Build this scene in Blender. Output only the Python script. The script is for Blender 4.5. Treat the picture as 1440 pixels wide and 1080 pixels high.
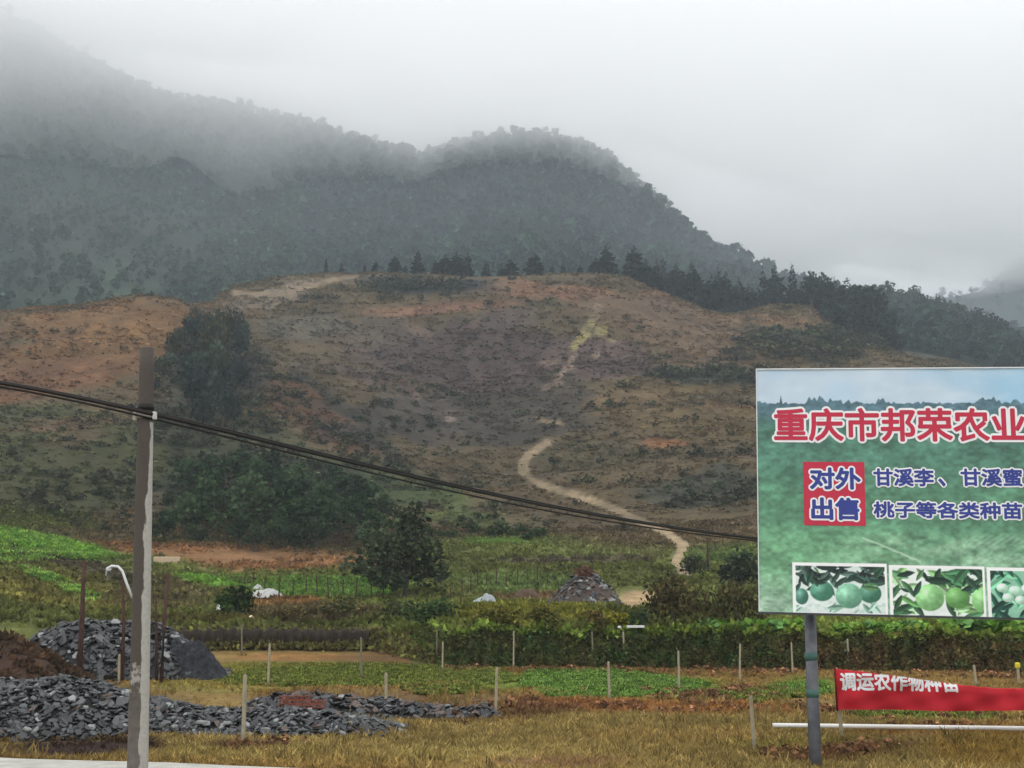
import bpy, bmesh, math, random
import numpy as np
from mathutils import Vector, Matrix

random.seed(7)
RNG = np.random.default_rng(7)
C = bpy.context.scene.collection
SC = bpy.context.scene
for o in list(bpy.data.objects):
    bpy.data.objects.remove(o)

# ------------------------------------------------------------------ camera
F = 1740.0                       # focal length in pixels of the 1440 px wide photograph
CH = 2.8                         # eye height above the road
PITCH = math.atan(320.0 / F)
cam = bpy.data.objects.new('camera', bpy.data.cameras.new('camera'))
C.objects.link(cam)
cam.location = (0, 0, CH)
cam.rotation_euler = (math.pi / 2 + PITCH, 0, 0)
cam.data.sensor_width = 36.0
cam.data.lens = 36.0 * F / 1440.0
cam.data.clip_start = 0.1
cam.data.clip_end = 9000
SC.camera = cam

# ------------------------------------------------------------------ sky, sun, exposure
SUN_EL, SUN_AZ = math.radians(52), math.radians(200)
w = bpy.data.worlds.new('World')
SC.world = w
w.use_nodes = True
nt = w.node_tree
nt.nodes.clear()
wo = nt.nodes.new('ShaderNodeOutputWorld')
bg = nt.nodes.new('ShaderNodeBackground')
sky = nt.nodes.new('ShaderNodeTexSky')
sky.sky_type = 'NISHITA'
sky.sun_disc = False
sky.sun_elevation = SUN_EL
sky.sun_rotation = SUN_AZ
tc = nt.nodes.new('ShaderNodeTexCoord')
nz = nt.nodes.new('ShaderNodeTexNoise')
nz.inputs['Scale'].default_value = 2.2
nz.inputs['Detail'].default_value = 3
mp = nt.nodes.new('ShaderNodeMapRange')
mp.inputs['From Min'].default_value = 0.3
mp.inputs['From Max'].default_value = 0.7
mp.inputs['To Min'].default_value = 14.2
mp.inputs['To Max'].default_value = 16.2
cc = nt.nodes.new('ShaderNodeCombineColor')
mx = nt.nodes.new('ShaderNodeMix')
mx.data_type = 'RGBA'
mx.inputs['Factor'].default_value = 0.93      # closed cloud deck over the clear sky
nt.links.new(tc.outputs['Generated'], nz.inputs['Vector'])
nt.links.new(nz.outputs['Fac'], mp.inputs['Value'])
for k in ('Red', 'Green', 'Blue'):
    nt.links.new(mp.outputs['Result'], cc.inputs[k])
nt.links.new(sky.outputs['Color'], mx.inputs['A'])
nt.links.new(cc.outputs['Color'], mx.inputs['B'])
nt.links.new(mx.outputs['Result'], bg.inputs['Color'])
bg.inputs['Strength'].default_value = 0.1
nt.links.new(bg.outputs['Background'], wo.inputs['Surface'])

sl = bpy.data.lights.new('sun', 'SUN')
sl.energy = 0.7
sl.angle = math.radians(40)
sl.color = (1.0, 0.97, 0.93)
so = bpy.data.objects.new('sun', sl)
C.objects.link(so)
sd = Vector((math.sin(SUN_AZ) * math.cos(SUN_EL), math.cos(SUN_AZ) * math.cos(SUN_EL), math.sin(SUN_EL)))
so.rotation_euler = sd.to_track_quat('Z', 'Y').to_euler()

SC.view_settings.view_transform = 'Standard'
SC.view_settings.look = 'None'
SC.view_settings.exposure = 0.0
SC.view_settings.gamma = 1.0
SC.view_settings.use_curve_mapping = False
SC.render.engine = 'CYCLES'
SC.cycles.use_denoising = True
SC.cycles.volume_bounces = 20
SC.cycles.max_bounces = 22
SC.cycles.diffuse_bounces = 3
SC.cycles.transparent_max_bounces = 8

# ------------------------------------------------------------------ measuring: photograph pixel -> direction -> place
ct, st = math.cos(PITCH), math.sin(PITCH)


def ae(px, py):
    x = (np.asarray(px, float) - 720) / F
    y = (540 - np.asarray(py, float)) / F
    dy = ct - y * st
    return x / dy, (st + y * ct) / dy


def P(px, py, Y):
    a, e = ae(px, py)
    return Vector((float(a) * Y, Y, CH + float(e) * Y))


def pix(X, Y, Z):
    e = (Z - CH) / Y
    den = ct + e * st
    return 720 + F * (X / Y) / den, 540 - F * (e * ct - st) / den


# ------------------------------------------------------------------ noise
def _hash(i, j, s):
    n = (i.astype(np.int64) * 374761393 + j.astype(np.int64) * 668265263 + s * 982451653) & 0x7fffffff
    n = ((n ^ (n >> 13)) * 1274126177) & 0x7fffffff
    return ((n ^ (n >> 16)) & 0xffff) / 65535.0


def vnoise(x, y, s=0):
    x = np.asarray(x, float); y = np.asarray(y, float)
    i = np.floor(x); j = np.floor(y)
    u = x - i; v = y - j
    u = u * u * (3 - 2 * u); v = v * v * (3 - 2 * v)
    a = _hash(i, j, s); b = _hash(i + 1, j, s); c = _hash(i, j + 1, s); d = _hash(i + 1, j + 1, s)
    return (a * (1 - u) + b * u) * (1 - v) + (c * (1 - u) + d * u) * v


def fbm(x, y, s=0, o=4):
    t = 0.0; amp = 0.5; n = 0.0
    for k in range(o):
        t = t + amp * vnoise(x * 2 ** k, y * 2 ** k, s + k * 17); n += amp; amp *= 0.5
    return t / n - 0.5


# ------------------------------------------------------------------ terrain heights
def curve(Y, pts):
    out = []
    for p in pts:
        y = p[2] if len(p) > 2 else Y
        v = P(p[0], p[1], y)
        out.append((v.x / y, y, v.z))
    out.sort()
    return np.array(out)


def flat(Y, z):
    return np.array([(-2.0, Y, z), (2.0, Y, z)])


RIDGE = [(-260, -90), (-100, -20), (0, 26), (50, 38), (100, 78), (150, 104), (200, 130), (250, 142), (330, 153), (400, 168),
         (450, 188), (500, 204), (550, 224), (590, 238), (620, 224), (680, 213), (740, 206), (800, 213), (850, 227), (880, 250),
         (920, 284), (950, 314), (1000, 353), (1050, 380), (1100, 402), (1150, 418), (1200, 446), (1300, 486), (1500, 530)]
KN = [
    flat(1, 0.0), flat(44, 0.0),
    curve(60, [(-300, 914, 66), (520, 914, 66), (535, 916, 66), (615, 938, 60), (1060, 941, 60), (1440, 948, 57), (1800, 950, 56)]),
    curve(62, [(-300, 884, 67.6), (520, 886, 67.6), (540, 893, 68), (600, 893, 68), (625, 888, 61.6), (1060, 888, 61.6), (1440, 892, 58.6), (1800, 892, 57.6)]),
    curve(95, [(-300, 800), (0, 822), (150, 845), (300, 848), (500, 850), (700, 846), (900, 846), (1070, 840), (1500, 840)]),
    curve(140, [(-300, 720), (0, 742), (150, 768), (250, 766), (400, 772), (500, 780), (600, 768), (700, 762), (900, 766), (1070, 756), (1500, 750)]),
    curve(225, [(-300, 560), (0, 575), (200, 585), (350, 606), (500, 645), (600, 675), (700, 685), (800, 672), (900, 655), (1000, 642), (1200, 622), (1500, 605)]),
    curve(310, [(-300, 470), (-150, 452), (0, 437), (100, 426), (200, 418), (250, 426), (290, 455), (330, 485), (400, 508), (500, 530), (600, 545),
                (700, 545), (800, 520), (900, 515), (1000, 522), (1100, 532), (1250, 535), (1500, 540)]),
    curve(400, [(-300, 500), (150, 478), (260, 446), (300, 428), (330, 405), (400, 392), (450, 386), (500, 389), (600, 389), (700, 392), (800, 393),
                (880, 400), (940, 424), (1000, 440), (1060, 438), (1100, 431), (1135, 432), (1180, 468), (1250, 490), (1300, 512), (1440, 536), (1800, 560)]),
    curve(470, [(-300, 460), (200, 470), (300, 460), (450, 440), (700, 445), (900, 455), (1000, 474), (1130, 466), (1200, 486), (1300, 505), (1440, 532), (1800, 560)]),
    curve(580, [(-300, 330), (0, 335), (150, 345), (250, 362), (330, 392), (400, 402), (500, 398), (600, 390), (700, 390), (800, 392), (900, 405),
                (1000, 428), (1100, 442), (1200, 446), (1300, 462), (1440, 505), (1800, 530)]),
    curve(720, [(-300, 60), (0, 190), (150, 225), (250, 275), (330, 315), (420, 305), (500, 305), (600, 320), (700, 305), (800, 300), (900, 335),
                (1000, 388), (1100, 420), (1200, 450), (1300, 476), (1500, 520)]),
    curve(870, RIDGE),
    curve(1060, [(p[0], p[1] + 95) for p in RIDGE]),
    curve(1400, [(-300, 340), (900, 350), (960, 332), (1000, 324), (1060, 336), (1130, 374), (1200, 410), (1280, 430), (1350, 415), (1440, 385), (1600, 310), (1800, 240)]),
    curve(1900, [(-300, 640), (1800, 640)]),
    curve(2500, [(-300, 760), (1800, 760)]),
]


def pchip_eval(Yk, Zk, y):
    """Yk, Zk: (N,K); y: (N,) -> z"""
    h = np.diff(Yk, axis=1)
    d = np.diff(Zk, axis=1) / h
    m = np.zeros_like(Zk)
    w1 = 2 * h[:, 1:] + h[:, :-1]; w2 = h[:, 1:] + 2 * h[:, :-1]
    same = d[:, 1:] * d[:, :-1] > 0
    dd0 = np.where(same, d[:, :-1], 1); dd1 = np.where(same, d[:, 1:], 1)
    m[:, 1:-1] = np.where(same, (w1 + w2) / (w1 / dd0 + w2 / dd1), 0)
    m[:, -1] = d[:, -1]
    k = np.clip((Yk <= y[:, None]).sum(1) - 1, 0, Yk.shape[1] - 2)
    r = np.arange(len(y))
    hh = h[r, k]; t = np.clip((y - Yk[r, k]) / hh, 0, 1)
    t2 = t * t; t3 = t2 * t
    return ((2 * t3 - 3 * t2 + 1) * Zk[r, k] + (t3 - 2 * t2 + t) * hh * m[r, k] + (-2 * t3 + 3 * t2) * Zk[r, k + 1] + (t3 - t2) * hh * m[r, k + 1])


def ss(x, a, b):
    t = np.clip((x - a) / (b - a), 0, 1)
    return t * t * (3 - 2 * t)


def H(X, Y):
    X = np.atleast_1d(np.asarray(X, float)); Y = np.atleast_1d(np.asarray(Y, float))
    out = np.empty(len(Y))
    for s in range(0, len(Y), 60000):
        x = X[s:s + 60000]; y = Y[s:s + 60000]
        a = x / np.maximum(y, 0.5)
        Yk = np.stack([np.interp(a, c[:, 0], c[:, 1]) for c in KN], 1)
        Zk = np.stack([np.interp(a, c[:, 0], c[:, 2]) for c in KN], 1)
        z = pchip_eval(Yk, Zk, y)
        hill = ss(y, 130, 200) * (1 - ss(y, 440, 520))
        mt = ss(y, 500, 640)
        z = z + 0.10 * fbm(x / 3, y / 3, 1, 3) * ss(y, 24, 32) + 0.5 * fbm(x / 9, y / 9, 2) * ss(y, 64, 85) * (1 - ss(y, 140, 200))
        z = z + hill * (5.0 * fbm(x / 42, y / 60, 3, 3) + 2.2 * fbm(x / 14, y / 16, 5, 3))
        # old field benches that follow the contour
        q = z / 6.5 + 1.2 * fbm(x / 60, y / 60, 9, 2)
        z = z + hill * 0.95 * np.sin(2 * math.pi * q) * ss(fbm(x / 50, y / 40, 11, 2), -0.1, 0.15)
        z = z + mt * (46 * fbm(x / 120, y / 260, 6, 3) + 6 * fbm(x / 35, y / 35, 8, 2)) * (1 - 0.6 * ss(y, 800, 860) * (1 - ss(y, 900, 1000)))
        # garden terraces
        g = ss(y, 75, 90) * (1 - ss(y, 125, 140))
        q = z / 1.3
        z = z + g * 0.16 * np.sin(2 * math.pi * q)
        out[s:s + 60000] = z
    return out


def h1(x, y):
    return float(H(x, y)[0])


def G(px, py, y0=14, y1=1500):
    """where the line of sight through a pixel meets the terrain"""
    a, e = ae(px, py)
    ys = np.geomspace(y0, y1, 1400)
    zr = CH + e * ys
    hit = np.nonzero(zr < H(a * ys, ys))[0]
    y = ys[hit[0]] if len(hit) else y1
    return Vector((float(a) * y, float(y), h1(a * y, y)))


# ------------------------------------------------------------------ colours (photograph sRGB -> surface colour)
KLIGHT = 1.0


def lin(c):
    c = np.asarray(c, float) / 255.0
    return np.where(c <= 0.04045, c / 12.92, ((c + 0.055) / 1.055) ** 2.4)


def alb(c):
    return lin(c) / KLIGHT


def A4(c):
    v = alb(c)
    return (float(v[0]), float(v[1]), float(v[2]), 1.0)


# pixel-measured patches of ground: (x, y, rx, ry, tilt in degrees, colour, strength)
FIELD = [
    (700, 1050, 900, 60, 0, (124, 110, 72), 0.9), (300, 1060, 130, 16, 0, (116, 104, 66), 0.8), (900, 1040, 160, 14, 0, (134, 116, 76), .8), (600, 1062, 120, 12, 0, (134, 122, 80), .7), (1100, 1050, 140, 10, 0, (118, 112, 62), .6),
    (860, 962, 160, 20, 3, (92, 112, 52), 0.95), (700, 955, 60, 16, 0, (84, 98, 48), 0.8), (480, 945, 190, 16, 0, (94, 94, 50), 0.9), (1130, 968, 70, 12, 0, (86, 100, 48), 0.85), (330, 965, 120, 14, 0, (98, 92, 52), 0.8),
    (1300, 1008, 120, 8, 0, (108, 112, 60), 0.7), (430, 924, 100, 6, 0, (124, 92, 58), 0.8), (600, 925, 120, 9, 0, (104, 80, 54), 0.8),
    (760, 988, 160, 13, 0, (112, 80, 54), 0.9), (950, 998, 200, 10, 0, (118, 84, 54), 0.8), (1010, 978, 70, 10, 0, (76, 58, 46), 0.9), (1200, 930, 330, 12, 0, (108, 80, 58), 0.85),
    (850, 933, 240, 8, 0, (96, 76, 52), 0.8), (560, 990, 220, 26, 0, (86, 66, 48), 0.8), (90, 1052, 130, 13, 0, (54, 42, 37), 1.0), (330, 1052, 60, 8, 0, (74, 58, 44), 0.9),
    (80, 1000, 200, 40, 0, (58, 50, 44), 0.8), (1160, 1060, 120, 12, -6, (92, 66, 46), 0.7), (1300, 1030, 200, 10, 0, (112, 84, 52), 0.7), (1380, 1060, 120, 24, 0, (118, 98, 56), 0.8),
    (120, 940, 160, 22, 0, (82, 60, 46), 0.9), (740, 1076, 120, 8, 0, (112, 86, 68), 0.6),
]
GARDEN = [
    (330, 780, 240, 17, 2, (126, 94, 68), 0.95), (40, 768, 125, 24, 10, (96, 138, 54), 0.95), (80, 835, 130, 30, 10, (96, 92, 52), 0.9), (90, 797, 130, 10, 14, (70, 62, 50), 0.9),
    (460, 826, 130, 16, 0, (88, 112, 56), 0.9), (300, 818, 60, 8, 8, (98, 132, 58), 0.9), (730, 818, 120, 18, 0, (88, 102, 60), 0.9), (690, 745, 140, 18, 0, (98, 124, 62), 0.95), (860, 765, 130, 24, 0, (98, 104, 62), 0.8),
    (1020, 778, 60, 14, 0, (88, 104, 60), 0.9), (890, 842, 34, 16, -10, (138, 118, 92), 0.95), (800, 786, 160, 6, 0, (74, 66, 54), 0.9), (600, 868, 130, 20, 0, (88, 96, 50), 0.8), (760, 868, 120, 16, 0, (106, 104, 48), 0.8),
    (400, 850, 70, 12, 0, (112, 84, 56), 0.9), (430, 866, 120, 12, 0, (78, 66, 50), 0.8), (230, 840, 90, 30, 0, (80, 72, 50), 0.8), (260, 874, 120, 6, 0, (84, 78, 46), 0.8), (570, 905, 50, 12, 0, (88, 118, 54), 0.8),
    (740, 840, 60, 8, 0, (96, 74, 58), 0.8), (1250, 880, 300, 12, 0, (96, 104, 52), 0.7),
]
HILL = [
    (110, 480, 230, 62, -8, (120, 92, 64), 0.95), (60, 540, 120, 30, -20, (116, 84, 62), 0.8), (90, 660, 230, 80, 0, (74, 76, 50), 0.9), (420, 575, 140, 26, 33, (100, 74, 56), 0.85),
    (770, 408, 160, 13, 2, (146, 114, 90), 1.0), (610, 432, 130, 9, -4, (136, 106, 86), 0.95), (580, 404, 112, 12, 0, (58, 58, 56), 1.0), (370, 415, 70, 18, -14, (132, 120, 104), 0.9), (420, 460, 70, 22, 0, (88, 84, 74), 0.8),
    (670, 500, 240, 62, 0, (84, 70, 67), 0.9), (600, 590, 190, 40, 0, (72, 66, 60), 0.9), (740, 570, 130, 40, 0, (74, 67, 58), 0.75), (960, 460, 150, 34, 22, (116, 96, 78), 0.8), (1060, 452, 110, 14, 0, (124, 102, 80), 0.85), (520, 470, 60, 24, 0, (92, 82, 72), .8), (880, 500, 60, 22, 20, (86, 72, 68), .8),
    (842, 430, 8, 5, 0, (150, 132, 112), .8), (838, 446, 14, 6, -50, (140, 124, 104), .8), (826, 464, 20, 8, -60, (150, 140, 102), .95), (846, 462, 12, 9, -40, (154, 144, 106), .9), (812, 482, 16, 7, -50, (148, 138, 100), .95), (838, 500, 7, 4, 0, (142, 126, 108), .8), (804, 506, 12, 5, -55, (140, 122, 108), .9), (772, 510, 24, 4, -6, (128, 112, 98), .8),
    (798, 518, 16, 4, -10, (144, 126, 112), .85), (784, 530, 14, 4, -40, (140, 122, 108), .8), (772, 543, 20, 4, -14, (142, 124, 112), .9), (752, 520, 6, 10, 0, (120, 104, 94), .6), (862, 478, 8, 5, 0, (132, 120, 96), .6), (980, 590, 190, 60, 6, (100, 86, 62), 0.85), (880, 560, 90, 16, -10, (112, 94, 70), .8),
    (925, 620, 40, 9, 3, (138, 98, 70), 0.9), (1030, 570, 60, 10, 0, (110, 88, 68), 0.8), (1010, 530, 110, 14, 4, (58, 64, 54), 0.95), (1150, 480, 110, 26, 10, (62, 66, 56), 0.8), (985, 690, 110, 26, 0, (66, 66, 56), 0.9),
    (380, 690, 190, 74, 10, (58, 64, 50), 0.95), (250, 600, 90, 60, 0, (64, 64, 54), 0.8), (290, 520, 80, 70, 0, (60, 62, 56), 0.8), (650, 715, 130, 26, 12, (84, 94, 56), 0.9), (560, 690, 80, 30, 10, (66, 76, 48), .8), (760, 720, 120, 26, 8, (94, 82, 64), 0.8), (820, 640, 90, 20, 0, (92, 84, 62), 0.7),
    (580, 460, 36, 8, 30, (122, 104, 92), 0.8), (588, 552, 5, 12, 0, (122, 106, 92), 0.8), (630, 590, 10, 5, 0, (134, 120, 110), 0.8), (420, 514, 24, 6, 14, (118, 106, 96), 0.8), (710, 450, 60, 14, 0, (94, 82, 72), 0.6), (1050, 640, 90, 10, 0, (84, 74, 62), 0.8),
    (60, 600, 70, 8, -8, (104, 84, 66), 0.7), (60, 730, 140, 14, 5, (86, 92, 50), 0.8), (470, 580, 150, 12, 40, (62, 58, 50), .8), (330, 640, 160, 50, 10, (66, 70, 48), .7), (1040, 735, 70, 12, -16, (108, 96, 80), 0.5), (650, 690, 60, 6, 25, (106, 92, 74), 0.6),
]
MOUNT = [(150, 330, 160, 60, 20, (62, 66, 56), 0.8), (350, 360, 40, 60, -20, (70, 80, 62), 0.8), (100, 400, 160, 40, 0, (64, 78, 64), 0.8), (690, 350, 24, 40, -25, (96, 104, 96), 0.6)]
TRACK = [(962, 806), (950, 790), (962, 768), (940, 750), (905, 735), (860, 714), (800, 694), (762, 682), (738, 668), (734, 652), (748, 636), (768, 622)]
TRACK2 = [(752, 588), (794, 598)]
TRACK3 = [(502, 388), (470, 392), (430, 404), (400, 414), (350, 412), (330, 410)]


def blobs(col, x, y, L, wx, wy):
    for (cx, cy, rx, ry, tilt, c, s) in L:
        if s <= 0:
            continue
        t = math.radians(tilt)
        dx = x + wx * rx * 0.9 - cx; dy = y + wy * ry * 1.1 - cy
        u = (dx * math.cos(t) + dy * math.sin(t)) / rx; v = (-dx * math.sin(t) + dy * math.cos(t)) / ry
        k = (1 - ss(np.sqrt(u * u + v * v), 0.65, 1.1)) * s
        col += (alb(c) - col) * k[:, None]


def poly_dist(x, y, pts):
    d = np.full(len(x), 1e9)
    for (ax, ay), (bx, by) in zip(pts, pts[1:]):
        vx, vy = bx - ax, by - ay
        t = np.clip(((x - ax) * vx + (y - ay) * vy) / (vx * vx + vy * vy), 0, 1)
        d = np.minimum(d, np.hypot(x - ax - t * vx, (y - ay - t * vy) * 1.6))
    return d


def paint(X, Y, Z):
    """surface colour of the ground at world points"""
    X = np.asarray(X, float); Y = np.asarray(Y, float); Z = np.asarray(Z, float)
    px, py = pix(X, Y, Z)
    n = len(X)
    wx = 1.3 * fbm(X / 24, Y / 30, 21); wy = 1.6 * fbm(X / 12, Y / 14, 22)
    zone1 = ss(Y, 60.5, 62.0) if False else (Y > np.where(px < 580, 66.5, 60.5)).astype(float)
    zone2 = ss(Y + 24 * fbm(X / 20, Y / 20, 23, 2), 132, 150)
    zone3 = ss(Y, 455, 500)
    def sub(m, base, L):
        col = np.tile(alb(base), (n, 1))
        idx = np.nonzero(m)[0]
        if len(idx):
            c = col[idx]; blobs(c, px[idx], py[idx], L, wx[idx], wy[idx]); col[idx] = c
        return col
    col = sub(zone1 < 1, (110, 92, 58), FIELD)
    g = sub((Y > 55) & (Y < 175), (88, 92, 52), GARDEN)
    hcol = sub((Y > 100) & (Y < 520), (94, 82, 62), HILL)
    m = sub(Y > 440, (40, 54, 50), MOUNT)
    col = col * (1 - zone1[:, None]) + g * zone1[:, None]
    col = col * (1 - zone2[:, None]) + hcol * zone2[:, None]
    col = col * (1 - zone3[:, None]) + m * zone3[:, None]
    # the bare tracks
    for pts, wd, c in ((TRACK, 8.0, (146, 130, 106)), (TRACK2, 4, (140, 122, 98)), (TRACK3, 4.5, (138, 122, 102))):
        ok = (Y > 60) & (Y < 520)
        d = poly_dist(px, py, pts) + 10 * fbm(X / 4, Y / 4, 31)
        k = (1 - ss(d, wd * 0.6, wd * 1.25)) * ok
        col += (alb(c) - col) * k[:, None]
    # grain: lighter and darker growth
    calm = ss(Y, 120, 170)
    col = col * (1.28 - 0.08 * zone1 - 0.42 * calm)[:, None]
    var = 1 + (0.85 - 0.35 * calm) * fbm(X / 5, Y / 7, 41, 4) + (0.5 + 0.1 * calm) * fbm(X / 30, Y / 12, 42, 3) + 0.45 * calm * fbm(X / 45, Y / 45, 43, 2)
    col = col * np.clip(var, 0.45, 1.7)[:, None]
    lum = col.mean(1, keepdims=True)
    col = lum + (col - lum) * 1.10
    return np.clip(col, 0.004, 0.9)


# ------------------------------------------------------------------ materials
MATS = {}


def mat_new(name):
    m = bpy.data.materials.new(name)
    m.use_nodes = True
    MATS[name] = m
    return m, m.node_tree, m.node_tree.nodes['Principled BSDF']


def mat(name, c, rough=0.85, var=0.25, scale=6.0, bump=0.3, spec=0.3, metal=0.0, raw=False):
    m, t, b = mat_new(name)
    col = tuple(c) + (1.0,) if raw else A4(c)
    tc = t.nodes.new('ShaderNodeTexCoord')
    n = t.nodes.new('ShaderNodeTexNoise'); n.inputs['Scale'].default_value = scale; n.inputs['Detail'].default_value = 6
    r = t.nodes.new('ShaderNodeMapRange'); r.inputs['From Min'].default_value = 0.25; r.inputs['From Max'].default_value = 0.75
    r.inputs['To Min'].default_value = 1 - var; r.inputs['To Max'].default_value = 1 + var
    x = t.nodes.new('ShaderNodeVectorMath'); x.operation = 'SCALE'; x.inputs[0].default_value = col[:3]
    t.links.new(tc.outputs['Object'], n.inputs['Vector']); t.links.new(n.outputs['Fac'], r.inputs['Value']); t.links.new(r.outputs['Result'], x.inputs['Scale'])
    t.links.new(x.outputs['Vector'], b.inputs['Base Color'])
    if bump:
        bp = t.nodes.new('ShaderNodeBump'); bp.inputs['Strength'].default_value = bump; bp.inputs['Distance'].default_value = 0.02
        t.links.new(n.outputs['Fac'], bp.inputs['Height']); t.links.new(bp.outputs['Normal'], b.inputs['Normal'])
    b.inputs['Roughness'].default_value = rough
    b.inputs['Specular IOR Level'].default_value = spec
    b.inputs['Metallic'].default_value = metal
    return m


def mat_attr(name, scale=0.0, amt=0.3, rough=0.9, spec=0.12, bump=0.0, bdist=0.1, transl=0.0, scale2=0.0):
    m, t, b = mat_new(name)
    at = t.nodes.new('ShaderNodeAttribute'); at.attribute_name = 'Col'
    out = at.outputs['Color']
    tc = t.nodes.new('ShaderNodeTexCoord')
    last = None
    for sc_, am in ((scale, amt), (scale2, amt * 0.8)):
        if not sc_:
            continue
        n = t.nodes.new('ShaderNodeTexNoise'); n.inputs['Scale'].default_value = sc_; n.inputs['Detail'].default_value = 8; n.inputs['Roughness'].default_value = 0.65
        t.links.new(tc.outputs['Object'], n.inputs['Vector'])
        r = t.nodes.new('ShaderNodeMapRange'); r.inputs['From Min'].default_value = 0.3; r.inputs['From Max'].default_value = 0.7
        r.inputs['To Min'].default_value = 1 - am; r.inputs['To Max'].default_value = 1 + am
        t.links.new(n.outputs['Fac'], r.inputs['Value'])
        x = t.nodes.new('ShaderNodeVectorMath'); x.operation = 'SCALE'
        t.links.new(out, x.inputs[0]); t.links.new(r.outputs['Result'], x.inputs['Scale']); out = x.outputs['Vector']
        last = n
    t.links.new(out, b.inputs['Base Color'])
    if bump and last:
        bp = t.nodes.new('ShaderNodeBump'); bp.inputs['Strength'].default_value = bump; bp.inputs['Distance'].default_value = bdist
        t.links.new(last.outputs['Fac'], bp.inputs['Height']); t.links.new(bp.outputs['Normal'], b.inputs['Normal'])
    b.inputs['Roughness'].default_value = rough
    b.inputs['Specular IOR Level'].default_value = spec
    if transl:
        tr = t.nodes.new('ShaderNodeBsdfTranslucent'); mixs = t.nodes.new('ShaderNodeMixShader'); mixs.inputs['Fac'].default_value = transl
        t.links.new(out, tr.inputs['Color']); t.links.new(b.outputs['BSDF'], mixs.inputs[1]); t.links.new(tr.outputs['BSDF'], mixs.inputs[2])
        t.links.new(mixs.outputs['Shader'], t.nodes['Material Output'].inputs['Surface'])
    return m


M_FIELD = mat_attr('field_soil', 1.6, 0.35, bump=0.8, bdist=0.12, scale2=9.0)
M_GARDEN = mat_attr('garden_soil', 0.9, 0.35, bump=0.8, bdist=0.25, scale2=4.0)
M_HILL = mat_attr('hill_ground', 0.16, 0.35, bump=0.9, bdist=0.9, scale2=0.7)
M_MOUNT = mat_attr('forest_floor', 0.05, 0.3, bump=0.8, bdist=2.0)
M_VEG = mat_attr('vegetation', transl=0.25)
M_BARK = mat('bark', (70, 60, 52), var=0.35, scale=4, bump=0.6)


# ------------------------------------------------------------------ mesh helpers
def tag(o, label=None, cat=None, group=None, kind=None):
    if label: o['label'] = label
    if cat: o['category'] = cat
    if group: o['group'] = group
    if kind: o['kind'] = kind
    return o


def np_mesh(name, V, Fc, cols=None, smooth=False):
    V = np.asarray(V, np.float32); Fc = np.asarray(Fc, np.int32)
    me = bpy.data.meshes.new(name)
    k = Fc.shape[1]
    me.vertices.add(len(V)); me.vertices.foreach_set('co', V.ravel())
    me.loops.add(len(Fc) * k); me.loops.foreach_set('vertex_index', Fc.ravel())
    me.polygons.add(len(Fc)); me.polygons.foreach_set('loop_start', np.arange(0, len(Fc) * k, k, dtype=np.int32))
    me.update(calc_edges=True)
    me.polygons.foreach_set('use_smooth', np.full(len(Fc), smooth))
    if cols is not None:
        c4 = np.ones((len(V), 4), np.float32); c4[:, :3] = cols
        at = me.color_attributes.new('Col', 'FLOAT_COLOR', 'POINT'); at.data.foreach_set('color', c4.ravel())
    return me


def obj(name, me, m=None, parent=None, loc=None):
    if m is not None and not me.materials:
        me.materials.append(m)
    o = bpy.data.objects.new(name, me)
    C.objects.link(o)
    if parent is not None:
        o.parent = parent
    if loc is not None:
        o.location = loc
    return o


def empty(name, loc, rz=0.0, label=None, cat=None, group=None, kind=None):
    o = bpy.data.objects.new(name, None)
    o.empty_display_size = 0.3
    C.objects.link(o)
    o.location = loc; o.rotation_euler = (0, 0, rz)
    return tag(o, label, cat, group, kind)


class Acc:
    """gathers many copies of small templates into one mesh"""
    def __init__(s):
        s.V = []; s.F = []; s.C = []; s.n = 0

    def add(s, V, Fc, pos, rz, sc, col, jit=0.18, tilt=0.0, vcol=None):
        N = len(pos); V = np.asarray(V, float); Fc = np.asarray(Fc)
        sc = np.asarray(sc, float)
        if sc.ndim == 1: sc = np.stack([sc] * 3, 1)
        L = V[None] * sc[:, None, :]
        if tilt:
            ta = RNG.normal(0, tilt, (N, 2))
            L = np.stack([L[..., 0] + ta[:, :1] * L[..., 2], L[..., 1] + ta[:, 1:] * L[..., 2], L[..., 2]], -1)
        c, d = np.cos(rz)[:, None], np.sin(rz)[:, None]
        W = np.stack([L[..., 0] * c - L[..., 1] * d, L[..., 0] * d + L[..., 1] * c, L[..., 2]], -1) + np.asarray(pos)[:, None, :]
        s.V.append(W.reshape(-1, 3))
        s.F.append((Fc[None] + (s.n + np.arange(N) * len(V))[:, None, None]).reshape(-1, Fc.shape[1]))
        cc_ = np.asarray(col, float)
        if cc_.ndim == 1: cc_ = np.tile(cc_, (N, 1))
        k = len(V)
        # one tint for each leaf-sized piece of the template
        piece = vcol if vcol is not None else np.ones(k)
        c2 = cc_[:, None, :] * piece[None, :, None] * np.exp(RNG.normal(0, jit, (N, 1, 1)))
        s.C.append(c2.reshape(-1, 3))
        s.n += N * k

    def mesh(s, name):
        return np_mesh(name, np.concatenate(s.V), np.concatenate(s.F), np.clip(np.concatenate(s.C), 0.002, 0.95))


def kites(P0, D, U, L, W, tint):
    """leaf-clump kites: base P0, along D, across U"""
    n = len(P0)
    L = L[:, None]; W = W[:, None]
    nrm = np.cross(D, U)
    V = np.stack([P0, P0 + D * L * 0.5 + U * W + nrm * L * 0.10, P0 + D * L, P0 + D * L * 0.45 - U * W * 0.9 + nrm * L * 0.06], 1).reshape(-1, 3)
    b = np.arange(n)[:, None] * 4
    Fc = np.concatenate([b + [[0, 1, 2]], b + [[0, 2, 3]]], 0)
    return V, Fc, np.repeat(tint, 4)


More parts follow.
